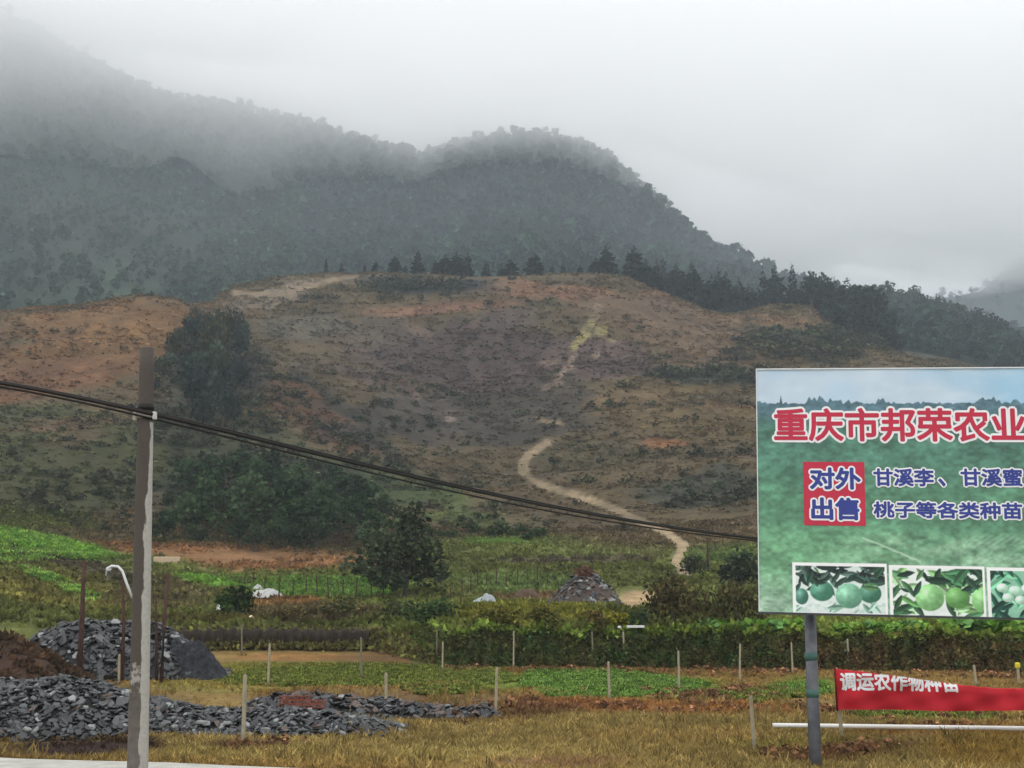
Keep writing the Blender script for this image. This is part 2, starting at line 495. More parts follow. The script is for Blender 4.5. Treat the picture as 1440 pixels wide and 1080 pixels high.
def unit(v):
    return v / np.maximum(np.linalg.norm(v, axis=1, keepdims=True), 1e-9)


def leafball(seed, blobs_, n, size, spread=0.35):
    r = np.random.default_rng(seed)
    bl = np.array(blobs_, float)
    wt = (bl[:, 3] * bl[:, 4] + bl[:, 4] * bl[:, 5]); wt /= wt.sum()
    k = r.choice(len(bl), n, p=wt)
    d = unit(r.normal(size=(n, 3)))
    rad = r.random(n) ** spread
    p = bl[k, :3] + d * bl[k, 3:] * rad[:, None]
    dr = unit(d * 0.5 + r.normal(size=(n, 3)) * 0.8 + np.array([0, 0, -0.1]))
    u = unit(np.cross(dr, r.normal(size=(n, 3))))
    bt = np.exp(r.normal(0, 0.25, len(bl)))[k]
    tint = bt * np.exp(r.normal(0, 0.3, n))
    L = size * (0.6 + 0.8 * r.random(n))
    return kites(p - dr * L[:, None] * 0.5, dr, u, L, L * 0.42, tint)


def conifer(seed, tiers=16, R=0.2, per=9, z0=0.08):
    r = np.random.default_rng(seed)
    Ps = []; Ds = []; Ls = []
    for i in range(tiers):
        t = i / (tiers - 1)
        z = z0 + (0.97 - z0) * t
        rr = R * (1 - t) ** 0.75 * (0.75 + 0.5 * r.random()) + 0.012
        for j in range(per if t < 0.8 else per // 2 + 1):
            a = r.random() * 6.283
            q = 0.35 + 0.5 * r.random()
            Ps.append((math.cos(a) * rr * 0.1, math.sin(a) * rr * 0.1, z + r.normal() * 0.02))
            Ds.append((math.cos(a), math.sin(a), -0.45 + 0.5 * t + r.normal() * 0.2)); Ls.append(rr * (0.7 + 0.6 * r.random()))
            Ps.append((math.cos(a) * rr * q, math.sin(a) * rr * q, z - 0.01 + r.normal() * 0.02))
            Ds.append((math.cos(a + r.normal() * 0.6), math.sin(a + r.normal() * 0.6), -0.3 + r.normal() * 0.3)); Ls.append(rr * (0.4 + 0.4 * r.random()))
    Ps = np.array(Ps); Ds = unit(np.array(Ds)); Ls = np.array(Ls)
    up = np.tile([[0, 0, 1.0]], (len(Ps), 1)) + r.normal(size=Ps.shape) * 0.5
    U = unit(np.cross(Ds, up))
    V, Fc, t = kites(Ps, Ds, U, Ls, np.maximum(Ls * 0.34, 0.022), np.exp(r.normal(0, 0.28, len(Ps))))
    return V, Fc, t


def tube_mesh(bm, pts, rads, seg=8):
    rings = []
    pts = [Vector(p) for p in pts]
    for i, p in enumerate(pts):
        d = (pts[min(i + 1, len(pts) - 1)] - pts[max(i - 1, 0)]).normalized()
        q = d.to_track_quat('Z', 'X')
        rings.append([bm.verts.new(p + q @ Vector((math.cos(2 * math.pi * k / seg) * rads[i], math.sin(2 * math.pi * k / seg) * rads[i], 0))) for k in range(seg)])
    for a, b in zip(rings, rings[1:]):
        for k in range(seg):
            bm.faces.new((a[k], a[(k + 1) % seg], b[(k + 1) % seg], b[k]))
    bm.faces.new(rings[0][::-1]); bm.faces.new(rings[-1])


def bm_mesh(bm, name, smooth=False):
    me = bpy.data.meshes.new(name)
    bmesh.ops.recalc_face_normals(bm, faces=bm.faces[:])
    bm.to_mesh(me); bm.free()
    for p in me.polygons: p.use_smooth = smooth
    return me


def tube(name, pts, rads, m, parent=None, seg=8, smooth=True):
    bm = bmesh.new()
    if not hasattr(rads, '__len__'): rads = [rads] * len(pts)
    tube_mesh(bm, pts, rads, seg)
    return obj(name, bm_mesh(bm, name, smooth), m, parent)


def add_box(bm, c, s, rz=0.0, bev=0.0):
    r = bmesh.ops.create_cube(bm, size=1.0)
    vs = r['verts']
    for v in vs:
        v.co = Vector((v.co.x * s[0], v.co.y * s[1], v.co.z * s[2]))
    if bev:
        es = list({e for v in vs for e in v.link_edges})
        rr = bmesh.ops.bevel(bm, geom=es, offset=bev, segments=1, affect='EDGES')
        vs = list({v for f in rr['faces'] for v in f.verts} | {v for v in vs if v.is_valid})
    bmesh.ops.transform(bm, verts=vs, matrix=Matrix.Translation(Vector(c)) @ Matrix.Rotation(rz, 4, 'Z'))


def box(name, c, s, m, parent=None, rz=0.0, bev=0.0):
    bm = bmesh.new(); add_box(bm, c, s, rz, bev)
    return obj(name, bm_mesh(bm, name), m, parent)


# ================================================================== TERRAIN
acols = np.unique(np.round(np.concatenate([np.linspace(-1.15, -0.47, 60), np.linspace(-0.47, 0.47, 560), np.linspace(0.47, 1.15, 60)]), 6))
yr = [np.linspace(3, 22, 20)[:-1], np.linspace(22, 56, 150)[:-1], np.linspace(56, 70, 90)[:-1], np.linspace(70, 165, 130)[:-1], np.linspace(165, 480, 240)[:-1],
      np.linspace(480, 960, 120)[:-1], np.geomspace(960, 2500, 60)]
rows = np.concatenate(yr)


def terrain(name, lo, hi, m):
    r = rows[(rows >= lo - 1e-6) & (rows <= hi + 1e-6)]
    A, Yg = np.meshgrid(acols, r)
    X = (A * Yg).ravel(); Y = Yg.ravel()
    X = np.clip(X, -2300, 2300)
    Z = H(X, Y)
    n, k = len(r), len(acols)
    idx = np.arange(n * k).reshape(n, k)
    Fc = np.stack([idx[:-1, :-1], idx[:-1, 1:], idx[1:, 1:], idx[1:, :-1]], -1).reshape(-1, 4)
    me = np_mesh(name, np.stack([X, Y, Z], 1), Fc, paint(X, Y, Z), True)
    return tag(obj(name, me, m), kind='structure')


def near_row(v):
    return float(rows[np.argmin(abs(rows - v))])


b1, b2, b3 = near_row(59.5), near_row(165), near_row(480)
terrain('field', 3, b1, M_FIELD)
terrain('terraced_ground', b1, b2, M_GARDEN)
terrain('hill', b2, b3, M_HILL)
terrain('mountain', b3, 2500, M_MOUNT)
M_GND = mat('valley_ground', (100, 92, 62), scale=0.3, bump=0.2)
gp = np_mesh('ground', [(-2500, -260, -0.06), (2500, -260, -0.06), (2500, 2560, -0.06), (-2500, 2560, -0.06)], [(0, 1, 2, 3)])
tag(obj('ground', gp, M_GND), kind='structure')

# concrete road at the bottom of the view
M_CONC = mat('road_concrete', (172, 170, 162), var=0.22, scale=2.5, bump=0.25, rough=0.9)
ra = G(0, 1071); rb = G(425, 1086, 10)
rd = Vector((rb.x - ra.x, rb.y - ra.y, 0)).normalized()
rn = Vector((rd.y, -rd.x, 0))
if rn.y > 0: rn = -rn
bm = bmesh.new()
NS = 60
for i in range(NS):
    t0, t1 = -40 + i * 1.5, -40 + (i + 1) * 1.5
    e0, e1 = 0.10 * math.sin(i * 1.9), 0.10 * math.sin((i + 1) * 1.9)
    q = [ra + rd * t0 + rn * e0, ra + rd * t1 + rn * e1, ra + rd * t1 + rn * 5.5, ra + rd * t0 + rn * 5.5]
    top = [bm.verts.new((p.x, p.y, 0.07)) for p in q]
    bot = [bm.verts.new((p.x, p.y, -0.05)) for p in q]
    bm.faces.new(top)
    bm.faces.new((top[0], bot[0], bot[1], top[1])); bm.faces.new((top[2], bot[2], bot[3], top[3]))
bmesh.ops.remove_doubles(bm, verts=bm.verts[:], dist=0.001)
tag(obj('road', bm_mesh(bm, 'road'), M_CONC), kind='structure')
ROADLINE = (ra, rd, rn)


def off_road(x, y):
    """distance beyond the road's far edge"""
    return -((x - ra.x) * rn.x + (y - ra.y) * rn.y)


# ================================================================== HAZE AND MIST
def vol_mat(name, col, dens, g=0.0):
    m = bpy.data.materials.new(name); m.use_nodes = True
    t = m.node_tree; t.nodes.clear()
    o = t.nodes.new('ShaderNodeOutputMaterial'); v = t.nodes.new('ShaderNodeVolumePrincipled')
    v.inputs['Color'].default_value = col + (1.0,)
    v.inputs['Density'].default_value = dens
    v.inputs['Anisotropy'].default_value = g
    t.links.new(v.outputs['Volume'], o.inputs['Volume'])
    return m


hz = box('haze', (0, 1170, 250), (5300, 2940, 520), vol_mat('haze_air', (0.80, 0.91, 1.0), 0.00031, 0.3))
tag(hz, kind='stuff')

# low cloud lying on the mountain: one closed body with a rolling underside
mxs = np.linspace(-1900, 1900, 190); mys = np.linspace(560, 2300, 90)
MX, MY = np.meshgrid(mxs, mys)
zb = 276 + 120 * fbm(MX / 210, MY / 260, 71, 3) + 60 * fbm(MX / 70, MY / 80, 74, 3) - 20 * ss(MX, 150, 420) * (1 - ss(MY, 880, 1000)) + 70 * ss(MX, 150, 420) * ss(MY, 930, 1100)
zt = 436 + 40 * fbm(MX / 200, MY / 200, 77, 3)
n, k = MX.shape
idx = np.arange(n * k).reshape(n, k)
Vb = np.stack([MX.ravel(), MY.ravel(), zb.ravel()], 1); Vt = np.stack([MX.ravel(), MY.ravel(), zt.ravel()], 1)
q = np.stack([idx[:-1, :-1], idx[:-1, 1:], idx[1:, 1:], idx[1:, :-1]], -1).reshape(-1, 4)
Fs = [q[:, ::-1], q + n * k]
for e in (idx[0, :], idx[-1, ::-1], idx[::-1, 0], idx[:, -1]):
    Fs.append(np.stack([e[:-1], e[1:], e[1:] + n * k, e[:-1] + n * k], -1))
mist = obj('mist', np_mesh('mist', np.concatenate([Vb, Vt]), np.concatenate(Fs), smooth=False), vol_mat('mist_air', (1.0, 1.0, 1.0), 0.0092, 0.78))
tag(mist, kind='stuff')
# thinner veil hanging under it in front of the forest
mxs = np.linspace(-1500, 1500, 80); mys = np.linspace(500, 1500, 40)
MX, MY = np.meshgrid(mxs, mys)
zb = 120 + 50 * fbm(MX / 160, MY / 200, 171, 3) + 30 * ss(MX, 0, 300)
zt = zb * 0 + 222 + 20 * fbm(MX / 200, MY / 200, 177, 2)
n, k = MX.shape
idx = np.arange(n * k).reshape(n, k)
Vb = np.stack([MX.ravel(), MY.ravel(), zb.ravel()], 1); Vt = np.stack([MX.ravel(), MY.ravel(), zt.ravel()], 1)
q = np.stack([idx[:-1, :-1], idx[:-1, 1:], idx[1:, 1:], idx[1:, :-1]], -1).reshape(-1, 4)
Fs = [q[:, ::-1], q + n * k]
for e in (idx[0, :], idx[-1, ::-1], idx[::-1, 0], idx[:, -1]):
    Fs.append(np.stack([e[:-1], e[1:], e[1:] + n * k, e[:-1] + n * k], -1))
tag(obj('mist', np_mesh('mist', np.concatenate([Vb, Vt]), np.concatenate(Fs), smooth=False), vol_mat('veil_air', (0.86, 0.94, 1.0), 0.0006, 0.6)), kind='stuff')

# ================================================================== VEGETATION THAT READS AS A MASS


def sample(n, x0, x1, y0, y1, amin=-0.52, amax=0.52):
    """random ground points inside the part of the land one can look at"""
    Y = RNG.uniform(y0 ** 2, y1 ** 2, n) ** 0.5
    X = RNG.uniform(amin, amax, n) * Y
    m = (X > x0) & (X < x1)
    return X[m], Y[m]


# forest on the mountain
TB = []
for s in range(6):
    V, Fc, t = leafball(100 + s, [(0, 0, .6, .33, .33, .32), (.12, .05, .75, .2, .2, .2), (-.14, .1, .5, .22, .22, .2)], 30, 0.34)
    TB.append((V, Fc, t))
TCON = [conifer(200 + s, tiers=8, R=0.2, per=3) for s in range(4)]
acc = Acc()
for (N, y0, y1, hm) in ((20000, 490, 960, 8.0), (2600, 1180, 1480, 11)):
    X, Y = sample(N, -2200, 2200, y0, y1, -0.5, 0.5)
    d = fbm(X / 90, Y / 90, 51, 3)
    px_, py_ = pix(X, Y, H(X, Y))
    spur = (1 - ss(px_ + 160 * fbm(X / 60, Y / 60, 53, 2), 250, 380)) * (1 - ss(Y, 680, 780))
    keep = RNG.random(len(X)) < np.clip(0.97 - spur * (0.25 - 0.9 * d), 0.5, 1)
    X, Y, d = X[keep], Y[keep], d[keep]
    Z = H(X, Y) - 0.3
    hh = hm * np.exp(RNG.normal(0, 0.28, len(X))) * (1 - 0.35 * ss(Y, 780, 860)) * (1 - 0.4 * (spur if y0 < 600 else spur * 0)[keep])
    base = alb((36, 54, 52)) * np.ones((len(X), 1))
    warm = alb((52, 58, 52)); grn = alb((48, 70, 50))
    f = np.clip(RNG.random(len(X)) * 1.2 - 0.7 + d, 0, 1)[:, None]
    g = np.clip(RNG.random(len(X)) * 1.2 - 0.6 - d, 0, 1)[:, None]
    lg = ((px_[keep] < 420) & (Y < 760))[:, None]
    base = np.where(lg, alb((42, 62, 46)), base)
    col = base * (1 - f) + warm * f; col = col * (1 - g) + grn * g
    kind = RNG.integers(0, 10, len(X))
    for s in range(10):
        m = kind == s
        T = TB[s] if s < 6 else TCON[s - 6]
        wd = 1.0 if s < 6 else 1.15
        acc.add(T[0], T[1], np.stack([X[m], Y[m], Z[m]], 1), RNG.uniform(0, 6.28, m.sum()), np.stack([hh[m] * wd * RNG.uniform(.8, 1.25, m.sum()), hh[m] * wd, hh[m]], 1), col[m], 0.2, vcol=T[2])
tag(obj('forest', acc.mesh('forest'), M_VEG), kind='stuff')

# rough grass and low shrubs over the brown hill
TUFT = []
for s in range(5):
    r = np.random.default_rng(300 + s)
    n = 9
    p = np.stack([r.normal(0, .3, n), r.normal(0, .3, n), r.uniform(0, .12, n)], 1)
    d = unit(np.stack([r.normal(0, .6, n), r.normal(0, .6, n), r.uniform(.35, 1.0, n)], 1))
    u = unit(np.cross(d, r.normal(size=(n, 3))))
    TUFT.append(kites(p, d, u, r.uniform(.5, 1.0, n), r.uniform(.16, .3, n), np.exp(r.normal(0, .2, n))))
BUSH = [leafball(320 + s, [(0, 0, .42, .5, .5, .42), (.3, .1, .35, .3, .3, .3), (-.25, -.2, .3, .35, .3, .3)], 34, 0.34) for s in range(5)]
acc = Acc()
X, Y = sample(52000, -400, 400, 150, 470, -0.47, 0.47)
Z = H(X, Y)
px_, py_ = pix(X, Y, Z)
tr = np.minimum(np.minimum(poly_dist(px_, py_, TRACK), poly_dist(px_, py_, TRACK2) + 4), poly_dist(px_, py_, TRACK3) + 4)
den = fbm(X / 22, Y / 14, 61, 3)
m = (tr > 10) & (RNG.random(len(X)) < 0.62 + 1.6 * den)
X, Y, Z = X[m], Y[m], Z[m]
col = paint(X, Y, Z) * np.exp(RNG.normal(0.40, 0.18, (len(X), 1)))
sz = RNG.uniform(0.4, 1.1, len(X)) * (0.6 + Y / 500)
kd = RNG.integers(0, 5, len(X))
for s in range(5):
    m = kd == s
    acc.add(TUFT[s][0], TUFT[s][1], np.stack([X[m], Y[m], Z[m] - .05], 1), RNG.uniform(0, 6.28, m.sum()), np.stack([sz[m] * 1.7, sz[m] * 1.2, sz[m] * .6], 1), col[m], 0.10, vcol=TUFT[s][2])
tag(obj('hillside_grass', acc.mesh('hillside_grass'), M_VEG), kind='stuff')

# darker shrubs along benches and gullies
acc = Acc()
X, Y = sample(24000, -400, 400, 150, 470, -0.46, 0.46)
Z = H(X, Y)
px_, py_ = pix(X, Y, Z)
dark = np.zeros(len(X))
for (cx, cy, rx, ry, wgt) in ((380, 690, 190, 70, 1.0), (290, 520, 75, 85, .8), (1010, 530, 110, 15, 1.6), (985, 690, 110, 28, .8), (1150, 484, 120, 26, 1.5), (1060, 500, 60, 8, 1.3), (800, 645, 60, 10, 1.0), (960, 640, 120, 6, 1.2), (580, 403, 110, 11, 1.3), (230, 720, 120, 40, .7), (700, 740, 90, 20, .25),
                              (620, 540, 200, 90, .12), (80, 650, 150, 90, .25), (120, 700, 200, 46, .75), (300, 600, 120, 90, .8), (560, 665, 90, 40, .55), (150, 600, 160, 40, .3), (440, 620, 120, 50, .3), (690, 600, 200, 60, .14), (860, 530, 200, 100, .08), (770, 590, 60, 14, .3), (960, 600, 160, 50, .15)):
    dark = np.maximum(dark, wgt * (1 - ss(np.hypot((px_ - cx) / rx, (py_ - cy) / ry), 0.7, 1.1)))
bench = np.sin(2 * math.pi * (Z / 6.5 + 1.2 * fbm(X / 60, Y / 60, 9, 2)) + 2.6)
dark = np.maximum(dark, .85 * ss(bench, .82, .97) * ss(fbm(X / 50, Y / 40, 11, 2), -.12, .12))
dark = np.maximum(dark, .9 * (1 - ss(poly_dist(px_, py_, [(352, 500), (420, 566), (500, 632), (580, 668), (650, 694)]), 6, 20)))
tr = np.minimum(poly_dist(px_, py_, TRACK), poly_dist(px_, py_, TRACK3))
m = (tr > 13) & (RNG.random(len(X)) < (dark * .75 + 0.006) * np.clip(0.75 + 1.6 * fbm(X / 12, Y / 12, 62, 2), 0, 1))
X, Y, Z, dk = X[m], Y[m], Z[m], dark[m]
c0 = paint(X, Y, Z)
cg = alb((52, 70, 44)); cb = alb((64, 58, 50))
f = RNG.random((len(X), 1))
col = 0.35 * c0 + 0.65 * (cg * f + cb * (1 - f))
sz = RNG.uniform(0.6, 2.0, len(X)) * (0.65 + Y / 500) * (0.7 + 0.5 * dk)
kd = RNG.integers(0, 5, len(X))
for s in range(5):
    m = kd == s
    acc.add(BUSH[s][0], BUSH[s][1], np.stack([X[m], Y[m], Z[m] - .1], 1), RNG.uniform(0, 6.28, m.sum()), np.stack([sz[m] * 1.3, sz[m] * 1.1, sz[m]], 1), col[m], 0.15, vcol=BUSH[s][2])
tag(obj('hillside_shrubs', acc.mesh('hillside_shrubs'), M_VEG), kind='stuff')

# weeds and low crops of the garden terraces
acc = Acc()
X, Y = sample(26000, -120, 120, 62, 160, -0.46, 0.46)
Z = H(X, Y); px_, py_ = pix(X, Y, Z)
m = (poly_dist(px_, py_, TRACK) > 12) & (np.hypot((px_ - 890) / 36, (py_ - 842) / 18) > 1) & (np.hypot((px_ - 330) / 220, (py_ - 782) / 14) > RNG.uniform(.3, 1.2, len(X))) & (Y > np.where(px_ < 580, 68, 62))
X, Y, Z = X[m], Y[m], Z[m]
col = paint(X, Y, Z) * np.exp(RNG.normal(0.05, 0.22, (len(X), 1)))
sz = RNG.uniform(0.25, 0.75, len(X))
kd = RNG.integers(0, 5, len(X))
for s in range(5):
    m = kd == s
    acc.add(TUFT[s][0], TUFT[s][1], np.stack([X[m], Y[m], Z[m] - .03], 1), RNG.uniform(0, 6.28, m.sum()), np.stack([sz[m], sz[m], sz[m]], 1), col[m], 0.15, vcol=TUFT[s][2])
tag(obj('weeds', acc.mesh('weeds'), M_VEG), kind='stuff')

# dry grass and clover of the field in front
BL = []
for s in range(6):
    r = np.random.default_rng(340 + s)
    n = 7
    p = np.stack([r.normal(0, .10, n), r.normal(0, .10, n), np.zeros(n)], 1)
    d = unit(np.stack([r.normal(0, .5, n), r.normal(0, .5, n), np.ones(n)], 1))
    u = unit(np.cross(d, r.normal(size=(n, 3))))
    BL.append(kites(p, d, u, r.uniform(.5, 1.1, n), r.uniform(.025, .05, n), np.exp(r.normal(0, .22, n))))
PILE = [(285, 1003, 330, 52), (520, 990, 190, 20), (90, 1050, 110, 10)]
acc = Acc()
for (N, y0, y1) in ((46000, 18, 34), (34000, 34, 60)):
    X, Y = sample(N, -60, 60, y0, y1, -0.46, 0.46)
    Z = H(X, Y); px_, py_ = pix(X, Y, Z)
    bare = np.zeros(len(X))
    for (cx, cy, rx, ry) in ((90, 1052, 120, 14), (1010, 978, 70, 10), (560, 990, 200, 22), (150, 1000, 300, 40)):
        bare = np.maximum(bare, 1 - ss(np.hypot((px_ - cx) / rx, (py_ - cy) / ry), .8, 1.05))
    m = (off_road(X, Y) > 0.25) & (RNG.random(len(X)) < (0.75 + 1.4 * fbm(X / 3, Y / 4, 64, 3)) * (1 - 0.9 * bare))
    X, Y, Z = X[m], Y[m], Z[m]
    col = paint(X, Y, Z) * np.exp(RNG.normal(0.50, 0.20, (len(X), 1)))
    green = (col[:, 1] > col[:, 0] * 1.05)
    sz = RNG.uniform(0.07, 0.22, len(X)) * np.where(green, 0.6, 1) * np.exp(0.8 * fbm(X / 2, Y / 2, 65, 2))
    wd = np.where(green, 1.6, 1.0) * (1 + (Y - 20) / 60)
    kd = RNG.integers(0, 6, len(X))
    for s in range(6):
        m = kd == s
        acc.add(BL[s][0], BL[s][1], np.stack([X[m], Y[m], Z[m] - .01], 1), RNG.uniform(0, 6.28, m.sum()), np.stack([sz[m] * 1.3 * wd[m], sz[m] * 1.3 * wd[m], sz[m]], 1), col[m], 0.15, vcol=BL[s][2])
tag(obj('grass', acc.mesh('grass'), M_VEG), kind='stuff')


# ================================================================== TREES AND BUSHES
def crown_me(name, T, c):
    V, Fc, t = T
    return np_mesh(name, V, Fc, np.clip(alb(c)[None] * t[:, None], .002, .9))


def trunk_me(seed, hgt=0.8, r0=0.03, limbs=5, spread=0.25, stems=1):
    r = random.Random(seed)
    bm = bmesh.new()
    for s in range(stems):
        lean = Vector((r.uniform(-.12, .12), r.uniform(-.12, .12), 0)) * (1 if stems == 1 else 2.5)
        pts = [Vector((0, 0, -0.03)), Vector((0, 0, hgt * .3)) + lean * .4, Vector((0, 0, hgt * .65)) + lean * .8, Vector((0, 0, hgt)) + lean]
        tube_mesh(bm, pts, [r0 * 1.3, r0, r0 * .65, r0 * .2], 6)
        for k in range(limbs):
            a = r.uniform(0, 6.28); z = r.uniform(.3, .8) * hgt
            b = Vector((0, 0, z)) + lean * (z / hgt)
            e = b + Vector((math.cos(a) * spread, math.sin(a) * spread, spread * r.uniform(.5, 1.1)))
            tube_mesh(bm, [b, (b + e) / 2 + Vector((0, 0, -.02)), e], [r0 * .5, r0 * .35, r0 * .1], 5)
    return bm_mesh(bm, 'trunk')


DARKCON = (30, 40, 38)
CON_ME = [(crown_me('crown', conifer(400 + s, tiers=15 + s % 3, R=.19 + .045 * s, per=12), DARKCON), None) for s in range(5)]
bm = bmesh.new(); tube_mesh(bm, [(0, 0, -.05), (0, 0, .5), (0, 0, .96)], [.022, .014, .003], 6)
CON_TRUNK = bm_mesh(bm, 'trunk')
CON_TRUNK.materials.append(M_BARK)
for me, _ in CON_ME: me.materials.append(M_VEG)

DEC_BL = [
    [(0, 0, .62, .30, .28, .3), (.16, .1, .78, .18, .18, .18), (-.18, -.06, .56, .2, .2, .2), (.05, -.15, .45, .22, .2, .18)],
    [(0, 0, .55, .34, .3, .32), (-.12, .12, .8, .2, .2, .17), (.22, -.05, .6, .18, .2, .2)],
    [(.05, 0, .7, .22, .22, .28), (-.1, .05, .5, .25, .25, .22), (.16, .04, .42, .2, .18, .16)],
    [(0, 0, .5, .25, .25, .3), (0, .05, .8, .16, .16, .18), (-.18, 0, .65, .16, .16, .14), (.18, 0, .68, .15, .15, .14)],
]
def dec_set(c, n=420, size=.085, seed=500):
    out = []
    for s, b in enumerate(DEC_BL):
        me = crown_me('crown', leafball(seed + s, b, n, size, .45), c); me.materials.append(M_VEG); out.append(me)
    return out
DEC_DARK = dec_set((42, 52, 45), n=620, size=.075); DEC_MID = dec_set((54, 64, 52), seed=520); DEC_OLIVE = dec_set((58, 60, 42), seed=540); DEC_GRN = dec_set((44, 62, 38), n=560, size=.09, seed=560)
DEC_LIGHT = dec_set((56, 72, 46), n=520, size=.08, seed=580)
TRUNKS = []
for s in range(3):
    t = trunk_me(600 + s); t.materials.append(M_BARK); TRUNKS.append(t)


def tree(name, px, ytop, ybase, Y, crown, trunk, width, label, cat, group, rz=None):
    a, e = ae(px, ybase)
    x = float(a) * Y
    z = h1(x, Y) - 0.1
    top = P(px, ytop, Y).z
    hgt = max(1.2, top - z)
    o = empty(name, (x, Y, z), random.uniform(0, 6.28) if rz is None else rz, label, cat, group)
    o.scale = (hgt * width, hgt * width, hgt)
    obj('trunk', trunk, None, o)
    obj('crown', crown, None, o)
    return o


ORD = ['first', 'second', 'third', 'fourth', 'fifth', 'sixth', 'seventh', 'eighth', 'ninth', 'tenth', 'eleventh', 'twelfth', 'thirteenth', 'fourteenth', 'fifteenth',
       'sixteenth', 'seventeenth', 'eighteenth', 'nineteenth']
for tens, teni in (('twenty', 'twentieth'), ('thirty', 'thirtieth'), ('forty', 'fortieth'), ('fifty', 'fiftieth'), ('sixty', 'sixtieth'), ('seventy', 'seventieth')):
    ORD += [teni] + [tens + '-' + o_ for o_ in ORD[:9]]
CONS = [(458, 364, 386, .7), (480, 372, 388, .8), (513, 374, 389, .7), (528, 368, 389, .8), (555, 362, 390, 1.1), (587, 355, 390, 1.25), (612, 368, 390, 1.0), (626, 360, 390, 1.3), (642, 357, 390, 1.2), (658, 357, 391, 1.1), (684, 372, 391, 1.4),
        (719, 365, 392, 1.15), (751, 357, 393, 1.0), (776, 376, 394, 1.3), (792, 373, 394, 1.2), (816, 376, 395, 1.2), (838, 366, 396, 1.3), (853, 346, 396, .85), (868, 378, 398, 1.2), (893, 354, 402, 1.2), (908, 372, 408, 1.1), (924, 374, 414, 1.0), (942, 392, 424, 1.2),
        (952, 381, 428, 1.0), (974, 377, 434, .95), (988, 402, 438, 1.1), (1002, 395, 440, .9), (1015, 392, 440, .9), (1040, 398, 440, .7), (1054, 408, 440, .9), (1067, 410, 439, .7), (1082, 416, 438, 1.0), (1095, 407, 436, .65), (1113, 410, 434, .9), (1128, 408, 434, .7), (964, 394, 432, 1.2), (980, 404, 438, 1.3), (1028, 412, 440, 1.2), (934, 396, 420, 1.2), (1048, 416, 440, 1.3), (916, 386, 412, 1.2), (880, 380, 402, 1.3), (704, 378, 392, 1.2), (570, 374, 390, 1.2)]
rc = random.Random(5)
for i in range(15):
    px = 925 + 205 * (i + rc.random()) / 15
    yb = float(np.interp(px, [900, 950, 1000, 1060, 1130], [406, 428, 440, 440, 434]))
    CONS.append((round(px), yb - rc.uniform(22, 60), yb, rc.uniform(.6, .95)))
CONS.sort()
for i, (px, yt, yb, wd) in enumerate(CONS):
    size = 'small' if yb - yt < 22 else ('tall' if yb - yt > 40 else 'middle-sized')
    shape = 'slender' if wd < .85 else ('broad' if wd > 1.15 else 'pointed')
    tree('conifer_tree', px, yt - (4 if px < 870 else 10), yb, 404 if px < 930 else (424, 434, 444)[i % 3], CON_ME[i % 5][0], CON_TRUNK, wd * 0.95,
         f'{size} {shape} dark conifer, {ORD[i]} from the left along the brown hill crest', 'conifer', 'conifers along the hill crest')

RD = [(1144, 382, 420, 1.0), (1158, 381, 438, 1.1), (1176, 392, 446, 1.1), (1194, 389, 452, 1.15), (1212, 392, 458, 1.1), (1226, 402, 466, 1.1), (1238, 420, 478, 1.1), (1252, 440, 488, 1.1), (1168, 412, 462, 1.2), (1202, 425, 474, 1.2), (1150, 410, 450, 1.1)]
for i, (px, yt, yb, wd) in enumerate(sorted(RD)):
    tree('hill_tree', px, yt, yb, 408 + (i % 3) * 7, (DEC_DARK + [CON_ME[2][0], CON_ME[4][0]])[i % 6], TRUNKS[i % 3], wd, f'dense dark tree, {ORD[i]} from the left in the hill shoulder clump', 'tree', 'dark trees on the hill shoulder')
RD2 = [(1246, 396), (1268, 400), (1286, 398), (1304, 410), (1322, 414), (1338, 425), (1352, 428), (1370, 436), (1388, 430), (1404, 446), (1418, 450), (1434, 470), (1450, 472), (1260, 420), (1296, 432), (1330, 445), (1362, 458), (1398, 472), (1426, 490)]
for i, (px, yt) in enumerate(sorted(RD2)):
    tree('ridge_tree', px, yt, yt + 52, 585 + (i % 4) * 8, (DEC_MID + DEC_DARK)[i % 8], TRUNKS[i % 3], random.uniform(.9, 1.25), f'hazy blue-grey tree, {ORD[i]} from the left on the misty ridge behind the billboard', 'tree', 'hazy trees on the ridge behind')

# the tall clump in the gully between the two spurs
GT = [(262, 440, 520, 1.0), (284, 428, 530, .9), (302, 420, 560, .9), (324, 428, 520, 1.1), (340, 444, 506, 1.2), (268, 484, 590, 1.0), (312, 500, 604, 1.0), (246, 462, 530, 1.1), (292, 470, 580, 1.0), (228, 490, 545, 1.2), (334, 490, 560, 1.1), (214, 520, 560, 1.2), (282, 540, 612, 1.0), (326, 546, 606, 1.1)]
for i, (px, yt, yb, wd) in enumerate(sorted(GT)):
    p = G(px, yb, 150)
    tree('gully_tree', px, yt + 4, yb, min(p.y, 335), (DEC_DARK + [DEC_OLIVE[0], DEC_MID[1]])[(i * 5) % 6], TRUNKS[i % 3], wd * random.uniform(.6, .95), f'tall dark tree, {ORD[i]} from the left in the gully right of the power pole top', 'tree', 'dark trees in the gully')
